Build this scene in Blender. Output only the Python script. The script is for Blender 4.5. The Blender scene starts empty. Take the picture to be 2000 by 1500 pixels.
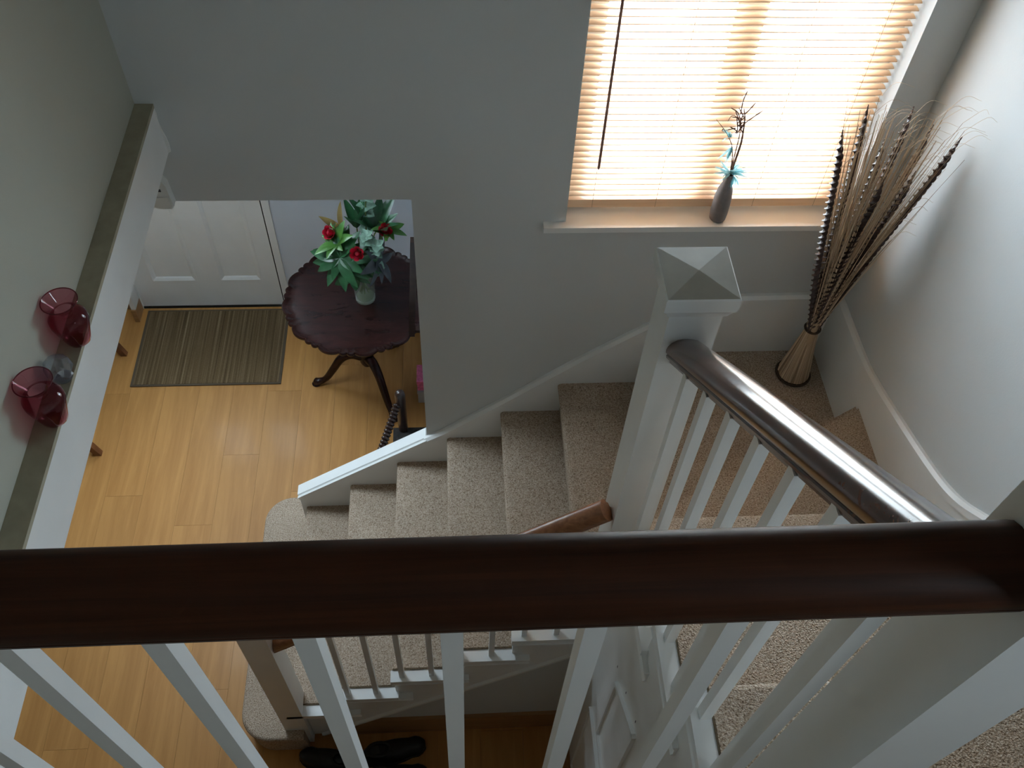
import bpy, bmesh, math, random
from mathutils import Vector, Matrix
random.seed(7)
PI = math.pi
sc = bpy.context.scene
COL = sc.collection

# ------------------------------------------------------------------ camera
CAM = Vector((1.17977, -2.18162, 4.27051))
F_PX = 1772.2
pitch, roll, yaw = math.radians(53.237), math.radians(-3.737), math.radians(6.080)
cp, sp, cy, sy = math.cos(pitch), math.sin(pitch), math.cos(yaw), math.sin(yaw)
fw = Vector((sy * cp, cy * cp, -sp)); rt = Vector((cy, -sy, 0)); dn = fw.cross(rt)
r2 = math.cos(roll) * rt + math.sin(roll) * dn
d2 = -math.sin(roll) * rt + math.cos(roll) * dn
cam = bpy.data.objects.new('camera', bpy.data.cameras.new('camera'))
COL.objects.link(cam)
cam.data.sensor_fit = 'HORIZONTAL'; cam.data.sensor_width = 36.0
cam.data.lens = F_PX / 2000 * 36.0
cam.data.clip_start = 0.02
m = Matrix((r2, -d2, -fw)).transposed().to_4x4(); m.translation = CAM
cam.matrix_world = m
sc.camera = cam

# ------------------------------------------------------------------ light of the sky, exposure
world = bpy.data.worlds.new('overcast_sky'); sc.world = world
world.use_nodes = True
bg = world.node_tree.nodes['Background']
bg.inputs['Color'].default_value = (0.76, 0.88, 1.0, 1)
bg.inputs['Strength'].default_value = 27.0
sc.view_settings.view_transform = 'Standard'
sc.view_settings.look = 'None'
sc.view_settings.gamma = 1.0
sc.view_settings.use_curve_mapping = False
sc.view_settings.exposure = 0.13
cy_ = sc.cycles
cy_.max_bounces = 9; cy_.diffuse_bounces = 6; cy_.glossy_bounces = 3
cy_.transparent_max_bounces = 24; cy_.transmission_bounces = 6
cy_.sample_clamp_indirect = 6.0
cy_.caustics_reflective = False; cy_.caustics_refractive = False
cy_.use_denoising = True


def portal(name, loc, sx, sy_, direction):
    """a light portal lying in a window opening: it only guides sky light, gives none itself"""
    L = bpy.data.lights.new(name, 'AREA'); L.shape = 'RECTANGLE'; L.size = sx; L.size_y = sy_
    L.cycles.is_portal = True
    o = bpy.data.objects.new(name, L); COL.objects.link(o)
    o.location = loc
    o.rotation_euler = Vector(direction).to_track_quat('-Z', 'Z').to_euler()
    return o


WX0, WX1, WZ0, WZ1 = 1.557, 2.487, 2.200, 3.36      # stair window opening
portal('stair_window_portal', ((WX0 + WX1) / 2, 0.20, (WZ0 + WZ1) / 2), WX1 - WX0, WZ1 - WZ0, (0, -1, 0))
portal('door_glass_portal', (-0.285, 1.68, 1.57), 0.68, 0.56, (0, -1, 0))
portal('landing_window_portal', (2.64, -2.47, 4.04), 0.46, 0.48, (-1, 0, 0))
portal('porch_roof_light_portal', (-0.125, 0.55, 2.51), 0.95, 0.66, (0, 0, -1))

# ------------------------------------------------------------------ materials
MATS = {}


def nodes_of(name):
    mt = bpy.data.materials.new(name); mt.use_nodes = True
    nt = mt.node_tree
    b = nt.nodes['Principled BSDF']
    MATS[name] = mt
    return mt, nt, b


def N(nt, t, **kw):
    n = nt.nodes.new(t)
    for k, v in kw.items():
        if k in n.inputs: n.inputs[k].default_value = v
        else: setattr(n, k, v)
    return n


def ramp(nt, stops):
    r = nt.nodes.new('ShaderNodeValToRGB')
    e = r.color_ramp.elements
    e[0].position, e[0].color = stops[0][0], (*stops[0][1], 1)
    e[1].position, e[1].color = stops[-1][0], (*stops[-1][1], 1)
    for p, c in stops[1:-1]:
        q = e.new(p); q.color = (*c, 1)
    return r


def coords(nt, scale=(1, 1, 1), obj=True):
    tc = nt.nodes.new('ShaderNodeTexCoord'); mp = nt.nodes.new('ShaderNodeMapping')
    mp.inputs['Scale'].default_value = scale
    nt.links.new(tc.outputs['Object' if obj else 'Generated'], mp.inputs['Vector'])
    return mp.outputs['Vector']


def plain(name, col, rough=0.6, spec=0.4, metal=0.0, coat=0.0, var=0.06, vscale=9.0, bump=0.0, bscale=120.0):
    mt, nt, b = nodes_of(name)
    v = coords(nt)
    n = N(nt, 'ShaderNodeTexNoise', Scale=vscale, Detail=4.0)
    nt.links.new(v, n.inputs['Vector'])
    lo = tuple(c * (1 - var) for c in col); hi = tuple(min(1, c * (1 + var)) for c in col)
    r = ramp(nt, [(0.3, lo), (0.7, hi)])
    nt.links.new(n.outputs['Fac'], r.inputs['Fac'])
    nt.links.new(r.outputs['Color'], b.inputs['Base Color'])
    b.inputs['Roughness'].default_value = rough
    b.inputs['Specular IOR Level'].default_value = spec
    b.inputs['Metallic'].default_value = metal
    b.inputs['Coat Weight'].default_value = coat
    b.inputs['Coat Roughness'].default_value = 0.08
    if bump:
        n2 = N(nt, 'ShaderNodeTexNoise', Scale=bscale, Detail=3.0)
        nt.links.new(v, n2.inputs['Vector'])
        bp = N(nt, 'ShaderNodeBump', Strength=bump, Distance=0.002)
        nt.links.new(n2.outputs['Fac'], bp.inputs['Height'])
        nt.links.new(bp.outputs['Normal'], b.inputs['Normal'])
    return mt


def wood(name, dark, light, grain=(40, 2, 40), rough=0.3, coat=0.3, rnd=0.0, spec=0.5, bump=0.02):
    mt, nt, b = nodes_of(name)
    v = coords(nt, grain)
    n = N(nt, 'ShaderNodeTexNoise', Scale=1.0, Detail=6.0, Roughness=0.65, Distortion=0.6)
    nt.links.new(v, n.inputs['Vector'])
    r = ramp(nt, [(0.25, dark), (0.52, tuple((a + c) / 2 for a, c in zip(dark, light))), (0.75, light)])
    nt.links.new(n.outputs['Fac'], r.inputs['Fac'])
    out = r.outputs['Color']
    if rnd:
        oi = nt.nodes.new('ShaderNodeObjectInfo')
        mr = N(nt, 'ShaderNodeMapRange'); mr.inputs['To Min'].default_value = 1 - rnd; mr.inputs['To Max'].default_value = 1 + rnd
        nt.links.new(oi.outputs['Random'], mr.inputs['Value'])
        mx = nt.nodes.new('ShaderNodeVectorMath'); mx.operation = 'SCALE'
        nt.links.new(out, mx.inputs[0]); nt.links.new(mr.outputs['Result'], mx.inputs['Scale'])
        out = mx.outputs['Vector']
    nt.links.new(out, b.inputs['Base Color'])
    b.inputs['Roughness'].default_value = rough
    b.inputs['Specular IOR Level'].default_value = spec
    b.inputs['Coat Weight'].default_value = coat
    b.inputs['Coat Roughness'].default_value = 0.12
    bp = N(nt, 'ShaderNodeBump', Strength=0.25, Distance=bump * 0.01)
    nt.links.new(n.outputs['Fac'], bp.inputs['Height'])
    nt.links.new(bp.outputs['Normal'], b.inputs['Normal'])
    return mt


def carpet(name, stops, scale=210.0):
    mt, nt, b = nodes_of(name)
    v = coords(nt)
    n = N(nt, 'ShaderNodeTexNoise', Scale=scale, Detail=2.0, Roughness=0.7)
    big = N(nt, 'ShaderNodeTexNoise', Scale=6.0, Detail=3.0)
    nt.links.new(v, n.inputs['Vector']); nt.links.new(v, big.inputs['Vector'])
    r = ramp(nt, stops)
    nt.links.new(n.outputs['Fac'], r.inputs['Fac'])
    mr = N(nt, 'ShaderNodeMapRange'); mr.inputs['To Min'].default_value = 0.86; mr.inputs['To Max'].default_value = 1.12
    nt.links.new(big.outputs['Fac'], mr.inputs['Value'])
    mx = nt.nodes.new('ShaderNodeVectorMath'); mx.operation = 'SCALE'
    nt.links.new(r.outputs['Color'], mx.inputs[0]); nt.links.new(mr.outputs['Result'], mx.inputs['Scale'])
    nt.links.new(mx.outputs['Vector'], b.inputs['Base Color'])
    b.inputs['Roughness'].default_value = 0.95
    b.inputs['Specular IOR Level'].default_value = 0.1
    vo = N(nt, 'ShaderNodeTexVoronoi', Scale=scale * 1.3)
    nt.links.new(v, vo.inputs['Vector'])
    bp = N(nt, 'ShaderNodeBump', Strength=0.75, Distance=0.004)
    nt.links.new(vo.outputs['Distance'], bp.inputs['Height'])
    nt.links.new(bp.outputs['Normal'], b.inputs['Normal'])
    return mt


def thin_glass(name, tint, gloss=0.9, ior=1.5, body=0.0, body_col=(0.5, 0.5, 0.5)):
    """thin-walled clear or coloured glass: Fresnel mix of a tinted see-through and a glossy lobe"""
    mt = bpy.data.materials.new(name); mt.use_nodes = True; MATS[name] = mt
    nt = mt.node_tree; nt.nodes.clear()
    out = nt.nodes.new('ShaderNodeOutputMaterial')
    tr = N(nt, 'ShaderNodeBsdfTransparent', Color=(*tint, 1))
    gl = N(nt, 'ShaderNodeBsdfGlossy', Roughness=0.03, Color=(gloss, gloss, gloss, 1))
    # Schlick's Fresnel term, the same from both sides of the thin wall
    ge = nt.nodes.new('ShaderNodeNewGeometry')
    dt = N(nt, 'ShaderNodeVectorMath', operation='DOT_PRODUCT')
    nt.links.new(ge.outputs['Normal'], dt.inputs[0]); nt.links.new(ge.outputs['Incoming'], dt.inputs[1])
    ab = N(nt, 'ShaderNodeMath', operation='ABSOLUTE'); nt.links.new(dt.outputs['Value'], ab.inputs[0])
    inv = N(nt, 'ShaderNodeMath', operation='SUBTRACT'); inv.inputs[0].default_value = 1.0; nt.links.new(ab.outputs[0], inv.inputs[1])
    pw5 = N(nt, 'ShaderNodeMath', operation='POWER'); nt.links.new(inv.outputs[0], pw5.inputs[0]); pw5.inputs[1].default_value = 5.0
    f0 = ((ior - 1) / (ior + 1)) ** 2
    ml = N(nt, 'ShaderNodeMath', operation='MULTIPLY_ADD', use_clamp=True); nt.links.new(pw5.outputs[0], ml.inputs[0])
    ml.inputs[1].default_value = 1 - f0; ml.inputs[2].default_value = f0
    mx = nt.nodes.new('ShaderNodeMixShader')
    nt.links.new(ml.outputs[0], mx.inputs[0])
    first = tr.outputs[0]
    if body:
        n = N(nt, 'ShaderNodeTexNoise', Scale=8.0)
        df = N(nt, 'ShaderNodeBsdfDiffuse', Color=(*body_col, 1))
        m2 = N(nt, 'ShaderNodeMixShader'); m2.inputs[0].default_value = body
        nt.links.new(tr.outputs[0], m2.inputs[1]); nt.links.new(df.outputs[0], m2.inputs[2])
        first = m2.outputs[0]
    nt.links.new(first, mx.inputs[1]); nt.links.new(gl.outputs[0], mx.inputs[2])
    nt.links.new(mx.outputs[0], out.inputs['Surface'])
    return mt


def thin_leaf(name, col, trans=0.4, rough=0.4, var=0.25, vscale=14.0, spec=0.5):
    mt = plain(name, col, rough=rough, var=var, vscale=vscale, spec=spec)
    nt = mt.node_tree; b = nt.nodes['Principled BSDF']; out = nt.nodes['Material Output']
    tl = N(nt, 'ShaderNodeBsdfTranslucent')
    src = b.inputs['Base Color'].links[0].from_socket
    nt.links.new(src, tl.inputs['Color'])
    mx = N(nt, 'ShaderNodeMixShader'); mx.inputs[0].default_value = trans
    nt.links.new(b.outputs[0], mx.inputs[1]); nt.links.new(tl.outputs[0], mx.inputs[2])
    nt.links.new(mx.outputs[0], out.inputs['Surface'])
    return mt


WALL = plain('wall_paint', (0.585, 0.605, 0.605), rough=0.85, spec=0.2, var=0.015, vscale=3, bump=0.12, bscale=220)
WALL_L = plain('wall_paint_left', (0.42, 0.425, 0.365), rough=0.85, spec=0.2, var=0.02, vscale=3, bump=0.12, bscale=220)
CEIL = plain('ceiling_paint', (0.76, 0.70, 0.62), rough=0.9, var=0.01)
PORCH = plain('porch_paint', (0.62, 0.66, 0.72), rough=0.85, spec=0.2, var=0.015)
WHITE = plain('white_gloss_paint', (0.79, 0.80, 0.79), rough=0.32, spec=0.5, var=0.03, vscale=6, bump=0.05, bscale=60)
SHELF = plain('dusty_ledge_paint', (0.35, 0.32, 0.235), rough=0.8, var=0.1, vscale=25)
CREAM = plain('worn_cream_paint', (0.33, 0.31, 0.26), rough=0.45, var=0.1, vscale=14)
CARPET = carpet('stair_carpet', [(0.32, (0.15, 0.096, 0.060)), (0.42, (0.37, 0.280, 0.205)), (0.55, (0.48, 0.383, 0.295)), (0.70, (0.63, 0.54, 0.445))])
UNDERLAY = plain('carpet_cut_edge', (0.12, 0.085, 0.05), rough=0.95, var=0.4, vscale=150)
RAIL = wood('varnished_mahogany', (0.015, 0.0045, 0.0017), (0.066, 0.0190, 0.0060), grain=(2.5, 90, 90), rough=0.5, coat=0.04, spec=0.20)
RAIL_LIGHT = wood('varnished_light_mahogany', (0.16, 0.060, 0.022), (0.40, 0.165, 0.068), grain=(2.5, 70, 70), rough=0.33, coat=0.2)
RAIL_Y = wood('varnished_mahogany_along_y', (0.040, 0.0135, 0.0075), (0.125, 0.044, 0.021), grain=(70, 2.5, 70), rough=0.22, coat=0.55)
OAK = wood('oak_laminate', (0.355, 0.160, 0.042), (0.52, 0.262, 0.078), grain=(22, 1.5, 22), rough=0.46, coat=0.04, rnd=0.06, spec=0.25)
OAK_TRIM = wood('oak_trim', (0.26, 0.13, 0.05), (0.42, 0.22, 0.085), grain=(3, 30, 30), rough=0.4, coat=0.2)
MAHOG = wood('dark_mahogany', (0.010, 0.0036, 0.003), (0.034, 0.0105, 0.0085), grain=(6, 22, 6), rough=0.27, coat=0.0, spec=0.25)
DARKWOOD = wood('black_brown_wood', (0.012, 0.006, 0.005), (0.045, 0.02, 0.014), grain=(10, 10, 40), rough=0.3, coat=0.4)
REDWOOD = wood('red_brown_wood', (0.10, 0.035, 0.015), (0.24, 0.09, 0.035), grain=(30, 30, 3), rough=0.35)
SLAT = thin_leaf('blind_basswood', (0.86, 0.64, 0.43), trans=0.25, rough=0.45, var=0.06, vscale=4)
BLINDRAIL = wood('blind_rail_wood', (0.74, 0.47, 0.28), (0.88, 0.62, 0.41), grain=(3, 40, 40), rough=0.45, coat=0.1)
WAND = plain('wand_wood', (0.23, 0.12, 0.09), rough=0.5, var=0.1)
CORD = plain('blind_cord', (0.42, 0.28, 0.18), rough=0.8)
PANE = thin_glass('window_glass', (0.95, 0.97, 0.97))
PVC = plain('white_window_frame', (0.78, 0.78, 0.76), rough=0.4, var=0.02)
RUBY = thin_glass('ruby_glass', (0.66, 0.27, 0.33), ior=1.45, body=0.07, body_col=(0.30, 0.05, 0.07))
CRYSTAL = thin_glass('cut_crystal', (0.80, 0.84, 0.90), ior=2.3, body=0.10, body_col=(0.5, 0.52, 0.6))
CLEAR = thin_glass('clear_vase_glass', (0.92, 0.94, 0.92), ior=1.6, body=0.085, body_col=(0.85, 0.87, 0.84))  # pale diffuse body mixed in to stand for light refracted by the glass
THICK = thin_glass('thick_vase_base', (0.85, 0.88, 0.86), ior=1.6, body=0.35, body_col=(0.75, 0.74, 0.68))  # whitish body paints the bright refracted light of the base
WATER = thin_glass('vase_water', (0.90, 0.93, 0.84), ior=1.33)
LEAF = thin_leaf('leaf_dark_green', (0.028, 0.105, 0.042), trans=0.2, rough=0.3, var=0.35)
LEAF_B = thin_leaf('leaf_fresh_green', (0.075, 0.215, 0.038), trans=0.3, rough=0.35, var=0.3)
LEAF_E = thin_leaf('leaf_pale_eucalyptus', (0.27, 0.43, 0.33), trans=0.3, rough=0.5, var=0.45, vscale=22)
LEAF_P = thin_leaf('leaf_purple_grey', (0.045, 0.055, 0.060), trans=0.1, rough=0.35, var=0.4, spec=0.35)
LEAF_O = thin_leaf('leaf_bronze', (0.24, 0.17, 0.06), trans=0.3, rough=0.4, var=0.3)
STEM = plain('green_stem', (0.14, 0.20, 0.06), rough=0.5, var=0.3)
ROSE = thin_leaf('rose_red_petal', (0.46, 0.012, 0.035), trans=0.2, rough=0.5, var=0.25)
STRAW = plain('dried_straw', (0.46, 0.33, 0.20), rough=0.7, var=0.3, vscale=40)
_nt = STRAW.node_tree; _ge = _nt.nodes.new('ShaderNodeNewGeometry'); _rp = ramp(_nt, [(0.0, (0.25, 0.165, 0.10)), (0.3, (0.48, 0.345, 0.22)), (0.75, (0.62, 0.475, 0.325)), (1.0, (0.74, 0.61, 0.46))])
_nt.links.new(_ge.outputs['Random Per Island'], _rp.inputs['Fac']); _nt.links.new(_rp.outputs['Color'], _nt.nodes['Principled BSDF'].inputs['Base Color'])
STRAW_D = plain('dried_brown_pod', (0.062, 0.034, 0.028), rough=0.38, var=0.4, vscale=30)
RING = plain('woven_dark_ring', (0.055, 0.032, 0.018), rough=0.8, var=0.4, vscale=80)
STONE = plain('grey_stoneware', (0.20, 0.18, 0.18), rough=0.65, var=0.15, vscale=25)
TWIG = plain('brown_twig', (0.19, 0.10, 0.065), rough=0.8, var=0.3)
FEATH = thin_leaf('turquoise_fibre', (0.45, 0.74, 0.79), trans=0.5, rough=0.7, var=0.2)
PLASTIC = plain('white_sensor_plastic', (0.72, 0.74, 0.72), rough=0.4, var=0.02)
DARKMARK = plain('dark_grey_print', (0.05, 0.05, 0.06), rough=0.5)
BLACK = plain('black_leather', (0.012, 0.012, 0.013), rough=0.38, var=0.3, vscale=40)
RUBBER = plain('black_rubber', (0.02, 0.02, 0.02), rough=0.8, var=0.2)
UPHOL = plain('dark_upholstery', (0.028, 0.024, 0.022), rough=0.9, var=0.4, vscale=60, bump=0.3, bscale=300)
PINK = plain('pink_card', (0.62, 0.13, 0.26), rough=0.6, var=0.25, vscale=60)
GREYCARD = plain('grey_card', (0.36, 0.35, 0.34), rough=0.7, var=0.1)
GROUND = plain('pale_concrete', (0.46, 0.45, 0.43), rough=0.9, var=0.1, vscale=1)
BLACKGAP = plain('draught_strip', (0.012, 0.010, 0.008), rough=0.9)  # black of the draught strip, and of shade painted into the door gap


def mat_stripes():
    mt, nt, b = nodes_of('striped_door_mat')
    v = coords(nt, (1, 1, 1))
    s = nt.nodes.new('ShaderNodeSeparateXYZ'); nt.links.new(v, s.inputs[0])
    cb = nt.nodes.new('ShaderNodeCombineXYZ')
    ms = N(nt, 'ShaderNodeMath', operation='MULTIPLY'); ms.inputs[1].default_value = 78.0
    nt.links.new(s.outputs['X'], ms.inputs[0]); nt.links.new(ms.outputs[0], cb.inputs['X'])
    my = N(nt, 'ShaderNodeMath', operation='MULTIPLY'); my.inputs[1].default_value = 0.8
    nt.links.new(s.outputs['Y'], my.inputs[0]); nt.links.new(my.outputs[0], cb.inputs['Y'])
    n = N(nt, 'ShaderNodeTexNoise', Scale=1.0, Detail=2.0, Roughness=0.6)
    nt.links.new(cb.outputs[0], n.inputs['Vector'])
    r = ramp(nt, [(0.32, (0.080, 0.050, 0.024)), (0.48, (0.120, 0.080, 0.040)), (0.58, (0.155, 0.108, 0.058)), (0.74, (0.25, 0.185, 0.115))])
    nt.links.new(n.outputs['Fac'], r.inputs['Fac'])
    f = N(nt, 'ShaderNodeTexNoise', Scale=260.0); nt.links.new(v, f.inputs['Vector'])
    mr = N(nt, 'ShaderNodeMapRange'); mr.inputs['To Min'].default_value = 0.6; mr.inputs['To Max'].default_value = 1.35
    nt.links.new(f.outputs['Fac'], mr.inputs['Value'])
    mx = nt.nodes.new('ShaderNodeVectorMath'); mx.operation = 'SCALE'
    nt.links.new(r.outputs['Color'], mx.inputs[0]); nt.links.new(mr.outputs['Result'], mx.inputs['Scale'])
    nt.links.new(mx.outputs['Vector'], b.inputs['Base Color'])
    b.inputs['Roughness'].default_value = 0.95; b.inputs['Specular IOR Level'].default_value = 0.1
    bp = N(nt, 'ShaderNodeBump', Strength=0.5, Distance=0.003)
    nt.links.new(f.outputs['Fac'], bp.inputs['Height']); nt.links.new(bp.outputs['Normal'], b.inputs['Normal'])
    return mt


MATSTRIPE = mat_stripes()
MATEDGE = plain('mat_binding', (0.085, 0.06, 0.038), rough=0.9)


# ------------------------------------------------------------------ mesh helpers
def thing(name, label, cat, loc=(0, 0, 0), group=None):
    o = bpy.data.objects.new(name, None); COL.objects.link(o)
    o.location = loc; o.empty_display_size = 0.05
    o['label'] = label; o['category'] = cat
    if group: o['group'] = group
    return o


def world_loc(p):
    v = Vector((0, 0, 0))
    while p is not None:
        v = v + p.location; p = p.parent
    return v


def link(name, me, mat=None, parent=None, loc=None, smooth=None, label=None):
    """link a mesh given in world coordinates (or local about loc)"""
    o = bpy.data.objects.new(name, me); COL.objects.link(o)
    if mat is not None and not me.materials: me.materials.append(mat)
    if parent is not None:
        o.parent = parent
        o.location = (Vector(loc) if loc is not None else Vector((0, 0, 0))) - world_loc(parent)
    elif loc is not None: o.location = loc
    if label: o['label'] = label
    return o


def mesh(name, bm, mat=None, smooth=False, angle=None, bevel=0.0, bseg=2):
    if bevel:
        bmesh.ops.bevel(bm, geom=[e for e in bm.edges if len(e.link_faces) == 2 and e.calc_face_angle(0) > 0.5], offset=bevel,
                        segments=bseg, profile=0.5, affect='EDGES', clamp_overlap=True)
    bmesh.ops.recalc_face_normals(bm, faces=bm.faces)
    me = bpy.data.meshes.new(name); bm.to_mesh(me); bm.free()
    if smooth: me.polygons.foreach_set('use_smooth', [True] * len(me.polygons))
    if smooth and angle: me.set_sharp_from_angle(angle=angle)
    if mat is not None: me.materials.append(mat)
    return me


def obj(name, bm, mat, parent=None, smooth=False, angle=math.radians(35), bevel=0.0, bseg=2, label=None, loc=None):
    return link(name, mesh(name, bm, mat, smooth, angle, bevel, bseg), None, parent, loc=loc, label=label)


def struct(o): o['kind'] = 'structure'; return o


def tag(o, label, cat, group=None):
    o['label'] = label; o['category'] = cat
    if group: o['group'] = group
    return o


def bx(bm, x0, x1, y0, y1, z0, z1):
    vs = [bm.verts.new((x, y, z)) for z in (z0, z1) for y in (y0, y1) for x in (x0, x1)]
    for f in ((0, 2, 3, 1), (4, 5, 7, 6), (0, 1, 5, 4), (2, 6, 7, 3), (0, 4, 6, 2), (1, 3, 7, 5)):
        bm.faces.new([vs[i] for i in f])
    return bm


def box(*a): return bx(bmesh.new(), *a)


def prism(bm, poly, a0, a1, axis='Y'):
    """extrude a 2-D polygon: axis Y -> (x,z), X -> (y,z), Z -> (x,y)"""
    def P(p, a): return {'Y': (p[0], a, p[1]), 'X': (a, p[0], p[1]), 'Z': (p[0], p[1], a)}[axis]
    A = [bm.verts.new(P(p, a0)) for p in poly]; B = [bm.verts.new(P(p, a1)) for p in poly]
    n = len(poly)
    bm.faces.new(A); bm.faces.new(B[::-1])
    for i in range(n): bm.faces.new((A[i], B[i], B[(i + 1) % n], A[(i + 1) % n]))
    return bm


def sweep(bm, prof, path, up=Vector((0, 0, 1)), cap=True):
    """sweep a closed profile (side, up) along a path with mitred ends kept plumb to up"""
    path = [Vector(p) for p in path]
    rings = []
    for i, p in enumerate(path):
        t = (path[min(i + 1, len(path) - 1)] - path[max(i - 1, 0)]).normalized()
        side = t.cross(up).normalized(); u = side.cross(t).normalized()
        if 0 < i < len(path) - 1:
            t0 = (path[i] - path[i - 1]).normalized()
            k = 1.0 / max(0.3, t0.dot(t))
        else: k = 1
        rings.append([bm.verts.new(p + side * a + u * b * k) for a, b in prof])
    n = len(prof)
    for A, B in zip(rings, rings[1:]):
        for i in range(n): bm.faces.new((A[i], A[(i + 1) % n], B[(i + 1) % n], B[i]))
    if cap:
        bm.faces.new(rings[0][::-1]); bm.faces.new(rings[-1])
    return bm


def tube(bm, pts, rad, seg=8, cap=True):
    pts = [Vector(p) for p in pts]
    if not isinstance(rad, (list, tuple)): rad = [rad] * len(pts)
    prev = None; rings = []
    for i, p in enumerate(pts):
        t = (pts[min(i + 1, len(pts) - 1)] - pts[max(i - 1, 0)]).normalized()
        if prev is None:
            a = Vector((0, 0, 1)) if abs(t.z) < 0.9 else Vector((1, 0, 0))
            n1 = t.cross(a).normalized()
        else:
            n1 = (prev - t * prev.dot(t)).normalized()
        prev = n1; n2 = t.cross(n1)
        rings.append([bm.verts.new(p + (n1 * math.cos(2 * PI * k / seg) + n2 * math.sin(2 * PI * k / seg)) * rad[i]) for k in range(seg)])
    for A, B in zip(rings, rings[1:]):
        for k in range(seg): bm.faces.new((A[k], A[(k + 1) % seg], B[(k + 1) % seg], B[k]))
    if cap:
        bm.faces.new(rings[0][::-1]); bm.faces.new(rings[-1])
    return bm


def lathe(bm, prof, c=(0, 0, 0), seg=32, close=False):
    c = Vector(c); rings = []
    for r, z in prof:
        if r < 1e-6: rings.append([bm.verts.new(c + Vector((0, 0, z)))])
        else: rings.append([bm.verts.new(c + Vector((r * math.cos(2 * PI * k / seg), r * math.sin(2 * PI * k / seg), z))) for k in range(seg)])
    pairs = list(zip(rings, rings[1:]))
    if close: pairs.append((rings[-1], rings[0]))
    for A, B in pairs:
        for k in range(seg):
            a, b = A[k % len(A)], A[(k + 1) % len(A)]; d, e = B[k % len(B)], B[(k + 1) % len(B)]
            vs = []
            for v in (a, b, e, d):
                if v not in vs: vs.append(v)
            if len(vs) > 2: bm.faces.new(vs)
    return bm


def arc(cx, cz, r, a0, a1, n):
    return [(cx + r * math.cos(math.radians(a0 + (a1 - a0) * i / n)), cz + r * math.sin(math.radians(a0 + (a1 - a0) * i / n))) for i in range(n + 1)]


def cat_rom(pts, n=8):
    P = [Vector(p) for p in pts]; P = [P[0] * 2 - P[1]] + P + [P[-1] * 2 - P[-2]]
    out = []
    for i in range(1, len(P) - 2):
        for k in range(n):
            t = k / n
            out.append(0.5 * ((2 * P[i]) + (P[i + 1] - P[i - 1]) * t + (2 * P[i - 1] - 5 * P[i] + 4 * P[i + 1] - P[i + 2]) * t * t + (3 * P[i] - P[i - 1] - 3 * P[i + 1] + P[i + 2]) * t ** 3))
    out.append(P[-2]); return out


# ------------------------------------------------------------------ the setting
R, G = 0.19, 0.22846          # riser, going
ZL = 14 * R                   # landing level 2.66
YW = 0.02                     # face of the stair wall
XR = 2.612                    # face of the right wall
XL = 0.300                    # face of the upper left wall
ZC = 5.15
YB = -4.6                     # end of the landing
XH = -1.25                    # left wall of the hall
OPX, OPZ = 1.055, 2.300       # opening to the porch
YD = 1.635                    # wall with the front door
XP = 1.40                     # right wall of the porch

# floor with its planks
bm = box(XH - 0.15, XR + 0.15, YB - 0.15, YD, -0.08, -0.012)
floor = struct(obj('floor', bm, OAK_TRIM))
pw, pl = 0.1935, 1.285
col = 0; x = XH
while x < 1.655:
    x1 = min(x + pw, 1.66)
    y = -2.45 - [0.0, 0.86, 0.43, 1.1, 0.25][col % 5]
    while y < YD:
        a, b = max(y, -2.45), min(y + pl, YD)
        if b - a > 0.03:
            bm = box(x + 0.0004 - (x + x1) / 2, x1 - 0.0004 - (x + x1) / 2, (a - b) / 2 + 0.0005, (b - a) / 2 - 0.0005, -0.012, 0.0)
            link('plank', mesh('plank', bm, OAK, bevel=0.0009, bseg=1), None, floor, loc=((x + x1) / 2, (a + b) / 2, 0))
        y += pl
    x += pw; col += 1

# stair wall (with the porch opening and the window opening)
bm = bmesh.new(); T = 0.16
bx(bm, XH, OPX, YW, YW + T, OPZ, ZC)
bx(bm, OPX, WX0, YW, YW + T, -0.02, ZC)
bx(bm, WX0, WX1, YW, YW + T, -0.02, WZ0 - 0.022)
bx(bm, WX0, WX1, YW, YW + T, WZ1, ZC)
bx(bm, WX1, XR + 0.15, YW, YW + T, -0.02, ZC)
struct(obj('wall_back', bm, WALL))
bm = bmesh.new()
LW = (-2.70, -2.24, 3.80, 4.28)      # small landing window behind the viewer
bx(bm, XR, XR + 0.15, LW[1], YW, -0.02, ZC); bx(bm, XR, XR + 0.15, YB, LW[0], -0.02, ZC)
bx(bm, XR, XR + 0.15, LW[0], LW[1], -0.02, LW[2]); bx(bm, XR, XR + 0.15, LW[0], LW[1], LW[3], ZC)
struct(obj('wall_right', bm, WALL))
# upper left wall standing on the trimmer beam
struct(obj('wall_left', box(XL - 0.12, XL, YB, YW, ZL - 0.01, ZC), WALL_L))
bm = bmesh.new()
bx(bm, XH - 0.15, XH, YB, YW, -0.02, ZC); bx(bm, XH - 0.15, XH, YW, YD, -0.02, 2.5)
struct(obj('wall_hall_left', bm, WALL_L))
bm = box(XH - 0.15, XR + 0.15, YB - 0.15, YB, -0.02, ZC)
struct(obj('wall_landing', bm, CEIL))
struct(obj('ceiling', box(XH - 0.15, XR + 0.15, YB - 0.15, YW + T, ZC, ZC + 0.1), CEIL))
# hall ceiling beside the stairwell, left of the beam; landing slab
struct(obj('ceiling_hall', box(XH, XL - 0.02, YB, YW, 2.485, 2.60), CEIL))
bm = bmesh.new(); bx(bm, XL, XR, YB, -1.90, ZL - 0.22, ZL - 0.012); bx(bm, 1.74, XR, -1.90, -1.862, ZL - 0.22, ZL - 0.012)
struct(obj('ceiling_landing', bm, CEIL))
# trimmer beam with its ledge
bm = box(XL - 0.10, 0.350, YB + 0.4, YW, 2.49, ZL - 0.012)
beam = struct(obj('trim_1', bm, WHITE, bevel=0.003))
obj('ledge_board', box(XL, 0.3515, YB + 0.4, YW, ZL - 0.012, ZL), SHELF, beam, bevel=0.0015)
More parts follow.
